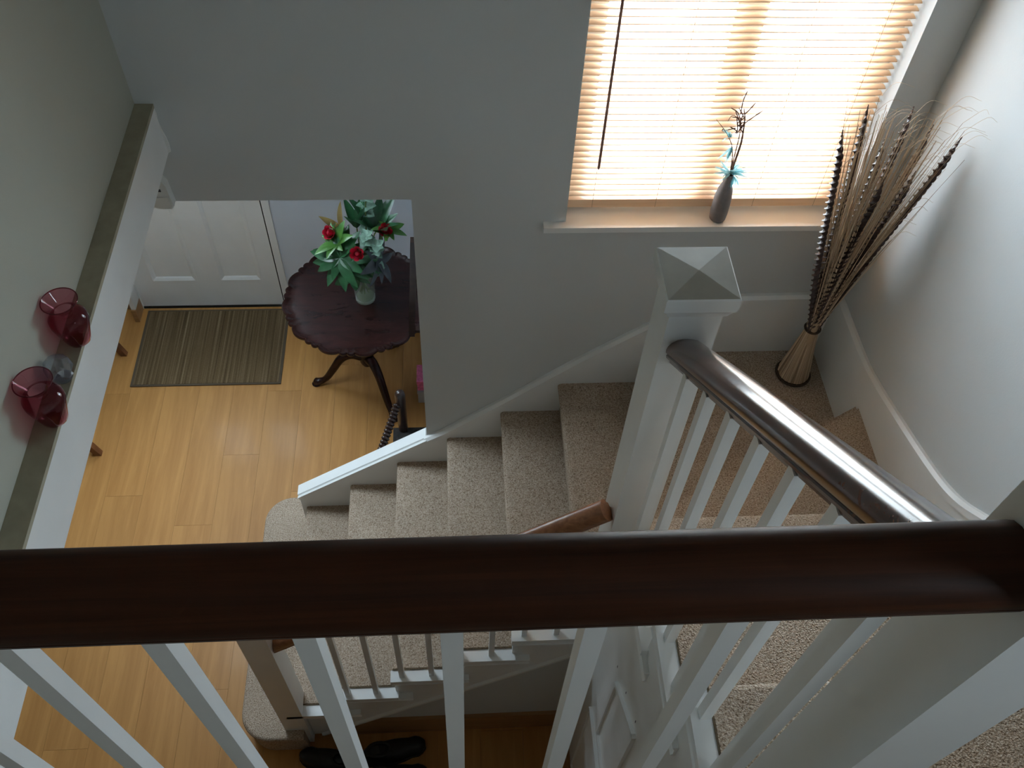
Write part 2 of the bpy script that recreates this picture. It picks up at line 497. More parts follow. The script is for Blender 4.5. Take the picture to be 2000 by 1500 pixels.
# wavy paint line where the beam meets the stair wall
pts = [(0.349, ZL - 0.005), (0.352, 2.63), (0.349, 2.60), (0.353, 2.57), (0.358, 2.545), (0.360, 2.52), (0.358, 2.495), (0.349, 2.49)]
obj('paint_edge', prism(bmesh.new(), pts, YW - 0.004, YW, 'Y'), WHITE, beam)

# porch shell
struct(obj('wall_porch_right', box(XP, XP + 0.12, YW + T, YD + 0.15, -0.02, 2.42), PORCH))
DX0, DX1, DZ1 = -0.708, 0.139, 2.02
bm = bmesh.new()
bx(bm, XH - 0.15, DX0 - 0.03, YD, YD + 0.15, -0.02, 2.42); bx(bm, DX1 + 0.03, XP + 0.12, YD, YD + 0.15, -0.02, 2.42)
bx(bm, DX0 - 0.03, DX1 + 0.03, YD, YD + 0.15, DZ1 + 0.03, 2.42); bx(bm, DX0 - 0.03, DX1 + 0.03, YD, YD + 0.15, -0.06, -0.005)
struct(obj('wall_front', bm, PORCH))
RL = (-0.60, 0.35, 0.22, 0.88)       # roof light of the porch, hidden above the opening
bm = bmesh.new()
bx(bm, XH - 0.15, RL[0], YW + T, YD + 0.15, 2.42, 2.52); bx(bm, RL[1], XP + 0.12, YW + T, YD + 0.15, 2.42, 2.52)
bx(bm, RL[0], RL[1], YW + T, RL[2], 2.42, 2.52); bx(bm, RL[0], RL[1], RL[3], YD + 0.15, 2.42, 2.52)
struct(obj('ceiling_porch', bm, PORCH))
w3 = struct(bpy.data.objects.new('window_3', None)); COL.objects.link(w3); w3.location = (-0.125, 0.55, 2.47)
bm = bmesh.new()
bx(bm, RL[0], RL[0] + 0.04, RL[2], RL[3], 2.45, 2.50); bx(bm, RL[1] - 0.04, RL[1], RL[2], RL[3], 2.45, 2.50)
bx(bm, RL[0] + 0.04, RL[1] - 0.04, RL[2], RL[2] + 0.04, 2.45, 2.50); bx(bm, RL[0] + 0.04, RL[1] - 0.04, RL[3] - 0.04, RL[3], 2.45, 2.50)
obj('window_frame', bm, PVC, w3)
obj('glass_pane', box(RL[0] + 0.04, RL[1] - 0.04, RL[2] + 0.04, RL[3] - 0.04, 2.473, 2.477), PANE, w3)
struct(obj('ground_outside', box(-30, 30, YD + 0.15, 50, -0.35, -0.25), GROUND))
struct(obj('ground_yard', box(XP + 0.12, 30, YW + T, YD + 0.15, -0.35, -0.25), GROUND))
# oak skirting boards
struct(obj('baseboard_front', box(DX1 + 0.047, XP, YD - 0.016, YD, 0, 0.10), OAK_TRIM, bevel=0.003))
struct(obj('baseboard_front_left', box(XH, DX0 - 0.045, YD - 0.016, YD, 0, 0.09), OAK_TRIM, bevel=0.003))
struct(obj('baseboard_porch_right', box(XP - 0.016, XP, YW + T, YD - 0.016, 0, 0.10), OAK_TRIM, bevel=0.003))
struct(obj('baseboard_hall_left', box(XH, XH + 0.016, -2.4, YD - 0.016, 0, 0.10), OAK_TRIM, bevel=0.003))
# landing carpet
bm = box(XL, XR, YB, -1.925, ZL - 0.012, ZL)
lc = struct(obj('floor_landing', bm, CARPET))
obj('carpet_strip', box(1.735, XR, -1.93, -1.84, ZL - 0.012, ZL), CARPET, lc)
struct(obj('trim_4', box(XL, 1.62, -1.925, -1.86, ZL - 0.24, ZL + 0.02), WHITE, bevel=0.004))

# front door
d1 = struct(bpy.data.objects.new('door_1', None)); COL.objects.link(d1); d1.location = ((DX0 + DX1) / 2, YD, 0)
P0, P1, P2, P3 = -0.600, -0.335, -0.203, 0.045      # panel edges
LZ0, LZ1, UZ0, UZ1 = 0.230, 1.16, 1.30, 1.84
fy0, fy1 = YD - 0.004, YD + 0.04
bm = bmesh.new()
bx(bm, DX0, P0, fy0, fy1, 0.012, DZ1); bx(bm, P1, P2, fy0, fy1, 0.012, DZ1); bx(bm, P3, DX1, fy0, fy1, 0.012, DZ1)
for a, b in ((P0, P1), (P2, P3)):
    bx(bm, a, b, fy0, fy1, 0.012, LZ0); bx(bm, a, b, fy0, fy1, LZ1, UZ0); bx(bm, a, b, fy0, fy1, UZ1, DZ1)
obj('door_leaf', bm, WHITE, d1)
for a, b in ((P0, P1), (P2, P3)):
    p = obj('door_panel', box(a, b, fy0 + 0.012, fy1 - 0.008, LZ0, LZ1), WHITE, d1)
    for q in ((a, LZ0, b, LZ0), (a, LZ0, a, LZ1), (b, LZ0, b, LZ1), (a, LZ1, b, LZ1)):
        hz = q[1] == q[3]
        s = 0.030
        bm = bmesh.new()
        if hz:
            up = 1 if q[1] == LZ0 else -1
            pr = [(fy0 - 0.003, q[1] - up * 0.002), (fy0 - 0.003, q[1] + up * 0.008), (fy0 + 0.005, q[1] + up * 0.022), (fy0 + 0.013, q[1] + up * s), (fy0 + 0.013, q[1] - up * 0.002)]
            prism(bm, pr, q[0], q[2], 'X')
        else:
            up = 1 if q[0] == a else -1
            pr = [(q[0] - up * 0.002, fy0 - 0.003), (q[0] + up * 0.008, fy0 - 0.003), (q[0] + up * 0.022, fy0 + 0.005), (q[0] + up * s, fy0 + 0.013), (q[0] - up * 0.002, fy0 + 0.013)]
            prism(bm, pr, q[1], q[3], 'Z')
        obj('panel_moulding', bm, WHITE, p)
    obj('glass_pane', box(a, b, YD + 0.014, YD + 0.018, UZ0, UZ1), PANE, d1)
# frame and architraves, draught strip, plinth block
bm = bmesh.new()
bx(bm, DX1 + 0.009, DX1 + 0.048, YD - 0.014, YD + 0.05, 0, DZ1 + 0.05)
bx(bm, DX0 - 0.058, DX0 - 0.0005, YD - 0.013, YD + 0.05, 0.0, DZ1 + 0.05)
bx(bm, DX0 - 0.058, DX1 + 0.058, YD - 0.014, YD + 0.05, DZ1 + 0.006, DZ1 + 0.06)
obj('door_frame', bm, WHITE, d1, bevel=0.004)
obj('door_jamb', box(DX0 - 0.03, DX0 - 0.004, YD - 0.11, YD - 0.014, 0.10, 2.1), WHITE, d1, bevel=0.003)
obj('plinth_block', box(DX0 - 0.032, DX0 - 0.004, YD - 0.12, YD - 0.014, 0, 0.10), OAK_TRIM, d1, bevel=0.003)
obj('gap_shadow', box(DX1 - 0.001, DX1 + 0.0095, YD - 0.003, YD + 0.02, 0.0, DZ1), BLACKGAP, d1)  # black strip set into the gap beside the leaf to paint its shade
obj('draught_strip', box(DX0, DX1, YD - 0.012, YD + 0.03, 0.0, 0.014), BLACKGAP, d1)

# stair window
w1 = struct(bpy.data.objects.new('window_1', None)); COL.objects.link(w1); w1.location = ((WX0 + WX1) / 2, 0.14, WZ0)
fy0, fy1 = 0.125, 0.170; MX0, MX1 = 1.985, 2.075
bm = bmesh.new()
bx(bm, WX0, WX0 + 0.068, fy0, fy1, WZ0, WZ1); bx(bm, WX1 - 0.068, WX1, fy0, fy1, WZ0, WZ1)
bx(bm, WX0 + 0.068, WX1 - 0.068, fy0, fy1, WZ0, WZ0 + 0.06); bx(bm, WX0 + 0.068, WX1 - 0.068, fy0, fy1, WZ1 - 0.06, WZ1)
obj('window_frame', bm, PVC, w1, bevel=0.004)
obj('mullion', box(MX0, MX1, fy0, fy1, WZ0 + 0.06, WZ1 - 0.06), PVC, w1, bevel=0.004)
for a, b in ((WX0 + 0.068, MX0), (MX1, WX1 - 0.068)):
    obj('glass_pane', box(a, b, 0.148, 0.152, WZ0 + 0.06, WZ1 - 0.06), PANE, w1)
obj('window_sill', box(1.482, XR, -0.012, 0.17, WZ0 - 0.022, WZ0), WHITE, w1, bevel=0.004)
# landing window behind the viewer
w2 = struct(bpy.data.objects.new('window_2', None)); COL.objects.link(w2); w2.location = (XR + 0.08, -2.46, LW[2])
bm = bmesh.new()
bx(bm, XR + 0.06, XR + 0.11, LW[0], LW[0] + 0.04, LW[2], LW[3]); bx(bm, XR + 0.06, XR + 0.11, LW[1] - 0.04, LW[1], LW[2], LW[3])
bx(bm, XR + 0.06, XR + 0.11, LW[0] + 0.04, LW[1] - 0.04, LW[2], LW[2] + 0.04); bx(bm, XR + 0.06, XR + 0.11, LW[0] + 0.04, LW[1] - 0.04, LW[3] - 0.04, LW[3])
obj('window_frame', bm, PVC, w2)
obj('glass_pane', box(XR + 0.083, XR + 0.087, LW[0] + 0.04, LW[1] - 0.04, LW[2] + 0.04, LW[3] - 0.04), PANE, w2)

# wall string of the lower flight (with the free-standing lower end) and its cap
SP = [(0.438, 0.474), (1.126, 0.991), (1.416, 1.245), (1.669, 1.477), (1.912, 1.678), (2.02, 1.757), (2.12, 1.808), (2.24, 1.833), (XR, 1.838)]
bm = bmesh.new()
prism(bm, [(0.438, 0), (0.438, SP[0][1] - 0.012), (1.07, 0.949 - 0.012), (1.07, 0)], 0.0, 0.042, 'Y')
prism(bm, [(1.07, 0), (1.07, 0.949 - 0.012)] + [(a, b - 0.012) for a, b in SP[1:]] + [(XR, 0)], 0.0, YW, 'Y')
trim2 = struct(obj('trim_2', bm, WHITE))
bm = bmesh.new(); pr = [(-0.006, -0.016), (0.066, -0.016), (0.066, 0.0), (0.062, 0.004), (0.012, 0.004), (0.008, -0.003), (0.004, 0.001), (-0.006, 0.0)]
pr = [(-a, b) for a, b in pr]
sweep(bm, pr, [(0.430, 0, 0.470), (1.052, 0, 0.937)])
obj('string_cap', bm, WHITE, trim2)
bm = bmesh.new(); pr = [(0.006, -0.024), (-0.02, -0.024), (-0.02, 0.006), (-0.006, 0.006), (0.006, -0.004)]
sweep(bm, pr, [(1.045, 0, 0.930)] + [(a, 0, b - 0.004) for a, b in SP[1:]])
obj('string_cap', bm, WHITE, trim2)

# wall string of the upper flight on the right wall
SR = [(YW, 1.838), (-0.28, 1.846), (-0.42, 1.868), (-0.566, 1.908), (-0.757, 1.966), (-0.90, 2.018), (-1.0, 2.075), (-1.10, 2.160), (-1.25, 2.283), (-1.74, 2.69), (-1.84, 2.78), (-1.95, 2.83), (-2.1, 2.84), (YB, 2.84)]
SRc = [tuple(v) for v in cat_rom([(a, b, 0) for a, b in SR[:10]], 4)]
SRc = [(a, b) for a, b, _ in SRc] + SR[10:]
bm = prism(bmesh.new(), [(a, b - 0.012) for a, b in SRc] + [(YB, 2.6), (-1.9, 2.3), (-0.9, 1.4), (YW, 1.3)], 2.597, XR, 'X')
trim3 = struct(obj('trim_3', bm, WHITE))
bm = bmesh.new(); pr = [(0.007, -0.026), (-0.016, -0.026), (-0.016, 0.005), (-0.004, 0.005), (0.007, -0.004)]
sweep(bm, [(-a, b) for a, b in pr][::-1], [(2.597, a, b) for a, b in SRc][::-1])
obj('string_cap', bm, WHITE, trim3, smooth=True)

# ------------------------------------------------------------------ staircase
XN, YN = 1.678, -0.925        # middle newel centre
YS, XS = -0.965, 1.648        # faces of the cut strings (lower flight, upper flight)
stairs = thing('staircase', 'white painted staircase with speckled beige carpet turning past the window', 'staircase', (1.2, -0.5, 0))


def nosing_profile(n, z, depth, drop):
    """(run, z) profile of a carpeted step; run grows in the climbing direction"""
    rr = 0.017
    return [(n + depth, z)] + [(n + rr + rr * math.cos(math.radians(a)), z - rr + rr * math.sin(math.radians(a))) for a in (90, 112, 135, 158, 180, 202, 225, 250, 270)] + \
           [(n + 0.022, z - 2 * rr - 0.004), (n + 0.020, z - drop), (n + depth, z - drop)]


steps = {}
# bullnose first step
def rounded(x0, x1, y0, y1, rad):
    p = []
    p += [(x0 + rad + rad * math.cos(math.radians(a)), y1 - rad + rad * math.sin(math.radians(a))) for a in range(90, 181, 5)]
    p += [(x0 + rad + rad * math.cos(math.radians(a)), y0 + rad + rad * math.sin(math.radians(a))) for a in range(180, 271, 5)]
    return p + [(x1, y0), (x1, y1)]


bm = bmesh.new()
def bull_ring(off, z):
    p = rounded(0.222 + off, 0.50, -1.035 + off, 0.165 - off, 0.135 - off)
    return [bm.verts.new((a_, b_, z)) for a_, b_ in p]
rings = [bull_ring(0.012, 0.0), bull_ring(0.012, R - 0.040)]
for t_ in (-60, -30, 0, 30, 60, 78, 90):
    rings.append(bull_ring(0.017 - 0.017 * math.cos(math.radians(t_)), R - 0.017 + 0.017 * math.sin(math.radians(t_))))
for A, B in zip(rings, rings[1:]):
    n_ = len(A)
    for i in range(n_): bm.faces.new((A[i], A[(i + 1) % n_], B[(i + 1) % n_], B[i]))
bm.faces.new(rings[0][::-1]); bm.faces.new(rings[-1])
steps[1] = obj('step', bm, CARPET, stairs, smooth=True, angle=math.radians(60))
for k in range(2, 8):
    d = G + 0.03 if k < 7 else 0.36
    bm = prism(bmesh.new(), nosing_profile(G * k, R * k, d, R + 0.002), -0.942, 0.0, 'Y')
    steps[k] = obj('step', bm, CARPET, stairs, smooth=True)
# quarter-turn winders
bm = prism(bmesh.new(), [(1.738, -0.875), (1.93, -0.001), (2.597, -0.001), (2.597, -0.46), (1.738, -0.90)], 1.325, 8 * R, 'Z')
bmesh.ops.bevel(bm, geom=[e for e in bm.edges if all(abs(v.co.z - 8 * R) < 1e-5 and v.co.x < 1.94 for v in e.verts)], offset=0.015, segments=3, affect='EDGES')
steps[8] = obj('step', bm, CARPET, stairs, smooth=True)
bm = prism(bmesh.new(), [(1.675, -0.870), (2.597, -0.398), (2.597, -0.97), (1.675, -0.97)], 8 * R - 0.01, 9 * R, 'Z')
bmesh.ops.bevel(bm, geom=[e for e in bm.edges if all(abs(v.co.z - 9 * R) < 1e-5 and v.co.y > -0.9 for v in e.verts)], offset=0.016, segments=4, affect='EDGES')
steps[9] = obj('step', bm, CARPET, stairs, smooth=True)
Y10 = -0.921
for k in range(10, 15):
    n = -Y10 + G * 0.9945 * (k - 10)
    d = G + 0.03 if k < 14 else 0.025
    pr = [(-a, b) for a, b in nosing_profile(n, R * k, d, R + 0.002)]
    bm = prism(bmesh.new(), pr, 1.676 if k < 14 else 1.735, 2.597, 'X')
    steps[k] = obj('step', bm, CARPET, stairs, smooth=True)
# carpet edge and white tread ends with their mouldings, lower flight
for k in range(2, 8):
    n, z = G * k, R * k
    s = steps[k]
    x1 = n + G + 0.012 if k < 7 else 1.62
    obj('carpet_edge', box(n + 0.004, x1, -0.948, -0.9415, z - 0.016, z - 0.001), UNDERLAY, s)
    obj('tread_end', box(n - 0.004, x1 + 0.004, -0.994, -0.948, z - 0.034, z - 0.006), WHITE, s, bevel=0.004)
    bm = prism(bmesh.new(), [(-0.988, z - 0.034), (-0.948, z - 0.034), (-0.948, z - 0.094), (-0.974, z - 0.094), (-0.980, z - 0.088), (-0.974, z - 0.082), (-0.976, z - 0.055)], n - 0.002, min(n + 0.30, 1.618), 'X')
    obj('end_moulding', bm, WHITE, s)
# cut string, its lower moulding, spandrel panel and skirting of the lower flight
saw = [(0.520, 0.02)]
for k in range(2, 8):
    saw += [(max(G * k + 0.005, 0.520), R * k - 0.04), (min(G * (k + 1) + 0.005, 1.62), R * k - 0.04)]
low = lambda x: 0.84 * x - 0.442
saw += [(1.62, low(1.62)), (0.56, 0.02)]
obj('cut_string', prism(bmesh.new(), saw, YS, -0.942, 'Y'), WHITE, stairs)
bm = bmesh.new(); sweep(bm, [(0.0, -0.008), (0.012, -0.006), (0.012, 0.006), (0.0, 0.008)], [(0.56, YS, low(0.56)), (1.62, YS, low(1.62))])
obj('string_moulding', bm, WHITE, stairs)
obj('spandrel_panel', prism(bmesh.new(), [(0.57, 0.0), (0.57, low(0.57)), (1.62, low(1.62)), (1.62, 0.0)], YS + 0.012, -0.942, 'Y'), WALL, stairs)
obj('skirting', prism(bmesh.new(), [(0.68, 0.0), (0.745, 0.175), (1.632, 0.175), (1.632, 0.0)], YS - 0.004, YS + 0.012, 'Y'), OAK_TRIM, stairs)
# tread ends, upper flight
for k in range(10, 14):
    n, z = Y10 - G * 0.9945 * (k - 10), R * k
    s = steps[k]
    obj('carpet_edge', box(1.6725, 1.6755, n - G - 0.01, n - 0.004, z - 0.016, z - 0.001), UNDERLAY, s)
    obj('tread_end', box(1.630, 1.6725, n - G - 0.014, n + 0.004, z - 0.034, z - 0.006), WHITE, s, bevel=0.004)
    bm = prism(bmesh.new(), [(1.634, z - 0.034), (1.674, z - 0.034), (1.674, z - 0.094), (1.643, z - 0.094), (1.638, z - 0.088), (1.643, z - 0.082), (1.642, z - 0.055)], n - 0.29 if k < 13 else n - G - 0.01, n + 0.002, 'Y')
    obj('end_moulding', bm, WHITE, s)
ulow = lambda y: 1.563 + 0.86 * (-1.179 - y)
saw = [(-0.975, 8 * R)]
for k in range(10, 14):
    n = Y10 - G * 0.9945 * (k - 10)
    saw += [(min(n - 0.005, -0.975), R * k - 0.04), (n - G - 0.005, R * k - 0.04)]
yl = saw[-1][0]
saw += [(yl, ulow(yl) + 0.003), (-0.975, ulow(-0.975) + 0.003)]
us = obj('cut_string', prism(bmesh.new(), saw, XS, 1.676, 'X'), WHITE, stairs)
for y, z in ((-1.265, 1.615), (-1.37, 1.70), (-1.475, 1.785)):
    bm = bmesh.new(); bx(bm, XS - 0.0006, XS, y - 0.002, y + 0.002, z - 0.007, z + 0.007)
    obj('nail_mark', bm, DARKMARK, us)

# panelled cupboard under the upper flight
cup = thing('understairs_cupboard', 'white panelled cupboard front under the upper flight of stairs', 'cupboard', (XS + 0.01, -1.4, 0))
body = prism(bmesh.new(), [(-0.975, 0), (-0.975, ulow(-0.975)), (-1.90, ulow(-1.90)), (-1.90, 0)], XS + 0.004, XS + 0.02, 'X')
obj('cupboard_front', body, WHITE, cup)
obj('skirting', box(XS - 0.010, XS + 0.004, -1.9, -0.98, 0, 0.12), OAK_TRIM, cup)
for a, b, z1 in ((-1.06, -1.17, None), (-1.19, -1.86, 0.97)):
    def rim(y0, z0, y1, z1_):
        bm = bmesh.new()
        w = 0.014
        dy, dz = y1 - y0, z1_ - z0; L = math.hypot(dy, dz); ny, nz = -dz / L * w / 2, dy / L * w / 2
        prism(bm, [(y0 + ny, z0 + nz), (y1 + ny, z1_ + nz), (y1 - ny, z1_ - nz), (y0 - ny, z0 - nz)], XS - 0.008, XS + 0.004, 'X')
        return bm
    if z1 is None: continue
    pn = obj('door_panel', box(XS + 0.0005, XS + 0.004, b, a, 0.22, z1), WHITE, cup)
    for q in ((a, 0.22, a, z1), (a, z1, b, z1), (b, z1, b, 0.22), (b, 0.22, a, 0.22)):
        obj('panel_moulding', rim(*q), WHITE, pn)
ytop = lambda y: ulow(y) - 0.10
up = [(-1.30, 1.08), (-1.30, ytop(-1.30)), (-1.50, ytop(-1.50)), (-1.50, 1.08)]
pn = obj('door_panel', prism(bmesh.new(), up, XS + 0.0005, XS + 0.004, 'X'), WHITE, cup)
for i in range(4): obj('panel_moulding', rim(*up[i], *up[(i + 1) % 4]), WHITE, pn)

# ------------------------------------------------------------------ newel posts
def newel(x, y, s, z0, z1, label, cap=None, blk=0.0):
    t = thing('newel_post', label, 'newel post', (x, y, z0), 'newel posts of the staircase')
    h = s / 2
    obj('shaft', box(x - h, x + h, y - h, y + h, z0, z1), WHITE, t, bevel=0.003)
    if cap:
        c = cap / 2
        bm = bmesh.new()
        prof = [(h - 0.004, -blk - 0.030), (h + 0.006, -blk - 0.024), (h + 0.010, -blk - 0.012), (c - 0.004, -blk), (c, -blk + 0.004), (c, -0.003), (c - 0.003, 0.0)]
        rings = [[bm.verts.new((x + sx * r, y + sy_ * r, z1 + dz)) for sx, sy_ in ((-1, -1), (1, -1), (1, 1), (-1, 1))] for r, dz in prof]
        for A, B in zip(rings, rings[1:]):
            for i in range(4): bm.faces.new((A[i], A[(i + 1) % 4], B[(i + 1) % 4], B[i]))
        bm.faces.new(rings[0][::-1]); bm.faces.new(rings[-1])
        cb = obj('cap', bm, WHITE, t)
        bm = bmesh.new(); q = [bm.verts.new((x + sx * (c - 0.003), y + sy_ * (c - 0.003), z1 + 0.0002)) for sx, sy_ in ((-1, -1), (1, -1), (1, 1), (-1, 1))]
        ap = bm.verts.new((x, y, z1 + 0.008))
        for i in range(4): bm.faces.new((q[i], q[(i + 1) % 4], ap))
        bm.faces.new(q[::-1])
        obj('cap_top', bm, CREAM, cb, label='worn cream pyramid top')
    return t


newel(XN, YN, 0.112, 1.30, 2.945, 'white square newel post with a cream pyramid cap at the turn', cap=0.152, blk=0.040)
newel(0.470, -0.945, 0.098, 0.0, 1.36, 'white newel post at the foot of the stairs on the bullnose step', cap=0.12, blk=0.02)
newel(1.675, -1.887, 0.098, 2.30, 3.90, 'thick white newel post at the top where the nearest handrail ends', cap=0.135, blk=0.03)

# ------------------------------------------------------------------ balustrades
def rail_profile(w, h):
    """rounded mopstick top, a quirk groove each side and a narrower base; u up from 0 (bottom)"""
    hw = w / 2
    right = [(hw * 0.62, 0.0), (hw * 0.66, h * 0.14), (hw * 0.88, h * 0.22), (hw * 0.92, h * 0.32), (hw * 0.84, h * 0.37), (hw * 0.985, h * 0.45), (hw, h * 0.56), (hw * 0.95, h * 0.70), (hw * 0.80, h * 0.84), (hw * 0.55, h * 0.94), (hw * 0.27, h * 0.985)]
    return right + [(0, h)] + [(-a, b) for a, b in right[::-1]]


BAL = {}
def baluster(parent, x, y, z0, z1, s=0.0225):
    key = round(z1 - z0, 3)
    if (key, s) not in BAL:
        bm = bmesh.new(); prism(bm, [(-s / 2, -s / 2), (s / 2, -s / 2), (s / 2, s / 2), (-s / 2, s / 2)], 0, z1 - z0, 'Z')
        BAL[(key, s)] = mesh('baluster', bm, WHITE, bevel=0.0015, bseg=1)
    return link('baluster', BAL[(key, s)], None, parent, loc=(x, y, z0))


# nearest: along the landing edge
b1 = thing('landing_balustrade', 'nearest dark mahogany handrail on white balusters along the landing edge', 'balustrade', (1.0, -1.887, ZL))
YF, ZF = -1.887, 3.648
bm = bmesh.new(); sweep(bm, rail_profile(0.073, 0.062), [(XL, YF, ZF - 0.062), (0.7, YF, ZF - 0.062), (1.2, YF, ZF - 0.062), (1.6255, YF, ZF - 0.062)])
obj('handrail', bm, RAIL, b1, smooth=True, angle=math.radians(30))
for i in range(-7, 4):
    baluster(b1, 1.1735 + 0.1212 * i, YF, ZL + 0.02, ZF - 0.058, 0.0192)
# upper flight
b2 = thing('upper_balustrade', 'glossy dark handrail and white balusters rising from the turn to the landing', 'balustrade', (1.67, -1.4, 1.9))
UY0, UY1 = -0.982, -1.836
uz = lambda y: 2.722 + 0.838 * (UY0 - y)      # underside of the rail
bm = bmesh.new(); sweep(bm, rail_profile(0.080, 0.062), [(XN - 0.003, y, uz(y)) for y in (UY0, -1.2, -1.5, UY1)])
obj('handrail', bm, RAIL_Y, b2, smooth=True, angle=math.radians(30))
for k in range(10, 14):
    n = Y10 - G * 0.9945 * (k - 10)
    for d in (0.056, 0.170):
        y = n - d
        if y > -1.0 or y < -1.80: continue
        baluster(b2, 1.6585, y, R * k - 0.010, uz(y) + 0.008, 0.0225)
# lower flight
b3 = thing('lower_balustrade', 'brown handrail and thin white balusters beside the lower flight', 'balustrade', (1.0, -0.96, 0.4))
lz = lambda x: 1.045 + 0.845 * (x - 0.519)
bm = bmesh.new(); sweep(bm, rail_profile(0.066, 0.058), [(x, -0.948, lz(x)) for x in (0.519, 0.9, 1.3, 1.6225)])
obj('handrail', bm, RAIL_LIGHT, b3, smooth=True, angle=math.radians(30))
for k in range(2, 8):
    for d in (0.040, 0.155):
        x = G * k + d
        if x < 0.55 or x > 1.60: continue
        baluster(b3, x, -0.966, R * k - 0.010, lz(x) + 0.008, 0.020)

# ------------------------------------------------------------------ wooden venetian blind
blind = thing('wooden_blind', 'tan wooden venetian blind hanging in the bright stair window', 'blind', (2.02, 0.085, WZ0))
BX0, BX1, BY = WX0 + 0.006, WX1 - 0.006, 0.088
bmx = bmesh.new()
sw, tilt = 0.0240, math.radians(1)
prof = []
for i in range(7):
    a = -sw / 2 + sw * i / 6; prof.append((a, 0.0014 * (1 - (2 * a / sw) ** 2)))
prof = prof + [(a, b - 0.0022) for a, b in prof[::-1]]
prof = [(a * math.cos(tilt) - b * math.sin(tilt), a * math.sin(tilt) + b * math.cos(tilt)) for a, b in prof]
prism(bmx, prof, -(BX1 - BX0) / 2, (BX1 - BX0) / 2, 'X')
slat_me = mesh('slat', bmx, SLAT, smooth=True, angle=math.radians(40))
z = WZ0 + 0.062
while z < WZ1 - 0.05:
    link('slat', slat_me, None, blind, loc=((BX0 + BX1) / 2, BY, z)); z += 0.0228
obj('bottom_rail', box(BX0, BX1, BY - 0.013, BY + 0.013, WZ0 + 0.012, WZ0 + 0.044), BLINDRAIL, blind, bevel=0.002)
obj('head_rail', box(BX0, BX1, BY - 0.022, BY + 0.022, WZ1 - 0.05, WZ1 - 0.004), BLINDRAIL, blind, bevel=0.002)
for x in (1.648, 1.86, 2.19, 2.40):
    for dy in (-0.0145, 0.0145):
        obj('ladder_cord', tube(bmesh.new(), [(x, BY + dy, WZ0 + 0.012), (x, BY + dy, WZ1 - 0.05)], 0.0007, 5), CORD, blind)
obj('tilt_wand', tube(bmesh.new(), [(1.6475, 0.052, 2.392), (1.6475, 0.052, 2.40), (1.6465, 0.054, 2.96), (1.646, 0.062, WZ1 - 0.03)], [0.003, 0.0045, 0.0042, 0.004], 8), WAND, blind)

# ------------------------------------------------------------------ porch things
# striped door mat
mat_t = thing('door_mat', 'brown striped rectangular mat on the oak floor before the white door', 'mat', (-0.25, 1.31, 0))
MX_0, MX_1, MY_0, MY_1 = -0.678, 0.176, 1.022, 1.600
obj('pile', box(MX_0 + 0.014, MX_1 - 0.014, MY_0 + 0.012, MY_1 - 0.012, 0.0005, 0.009), MATSTRIPE, mat_t, bevel=0.003)
bm = bmesh.new()
bx(bm, MX_0, MX_0 + 0.016, MY_0, MY_1, 0.0005, 0.007); bx(bm, MX_1 - 0.016, MX_1, MY_0, MY_1, 0.0005, 0.007)
bx(bm, MX_0 + 0.016, MX_1 - 0.016, MY_0, MY_0 + 0.014, 0.0005, 0.007); bx(bm, MX_0 + 0.016, MX_1 - 0.016, MY_1 - 0.014, MY_1, 0.0005, 0.007)
obj('binding', bm, MATEDGE, mat_t)

# tripod pie-crust table
TX, TY, TZ = 0.690, 1.030, 0.720
tab = thing('pie_crust_table', 'dark mahogany round tripod table with scalloped edge carrying the flowers', 'table', (TX, TY, 0))
def scallop(th):
    u = (th / (2 * PI) * 12) % 1.0        # one broad lobe, then a pair of small pointed ones
    if u < 0.58: return 0.372 + 0.020 * math.sin(PI * u / 0.58) ** 0.7
    w = ((u - 0.58) / 0.21) % 1.0
    return 0.372 + 0.013 * math.sin(PI * w) ** 0.6
bm = bmesh.new(); seg = 288
prof = [(-0.055, 0.0), (-0.030, 0.0), (-0.020, 0.004), (-0.012, 0.012), (-0.004, 0.014), (0.0, 0.009), (-0.001, -0.004), (-0.012, -0.012), (-0.05, -0.016)]
rings = [[bm.verts.new((TX + (scallop(2 * PI * k / seg) + dr) * math.cos(2 * PI * k / seg), TY + (scallop(2 * PI * k / seg) + dr) * math.sin(2 * PI * k / seg), TZ + dz)) for k in range(seg)] for dr, dz in prof]
for A, B in zip(rings, rings[1:]):
    for k in range(seg): bm.faces.new((A[k], A[(k + 1) % seg], B[(k + 1) % seg], B[k]))
bm.faces.new(rings[0][::-1]); bm.faces.new(rings[-1])
obj('table_top', bm, MAHOG, tab, smooth=True, angle=math.radians(50))
bm = lathe(bmesh.new(), [(0.0, 0.17), (0.030, 0.175), (0.040, 0.20), (0.040, 0.30), (0.028, 0.325), (0.022, 0.36), (0.030, 0.40), (0.044, 0.43), (0.040, 0.47), (0.022, 0.52), (0.026, 0.62), (0.036, 0.66), (0.10, 0.685), (0.10, 0.704), (0, 0.704)], (TX, TY, 0), 28)
obj('pedestal', bm, MAHOG, tab, smooth=True)
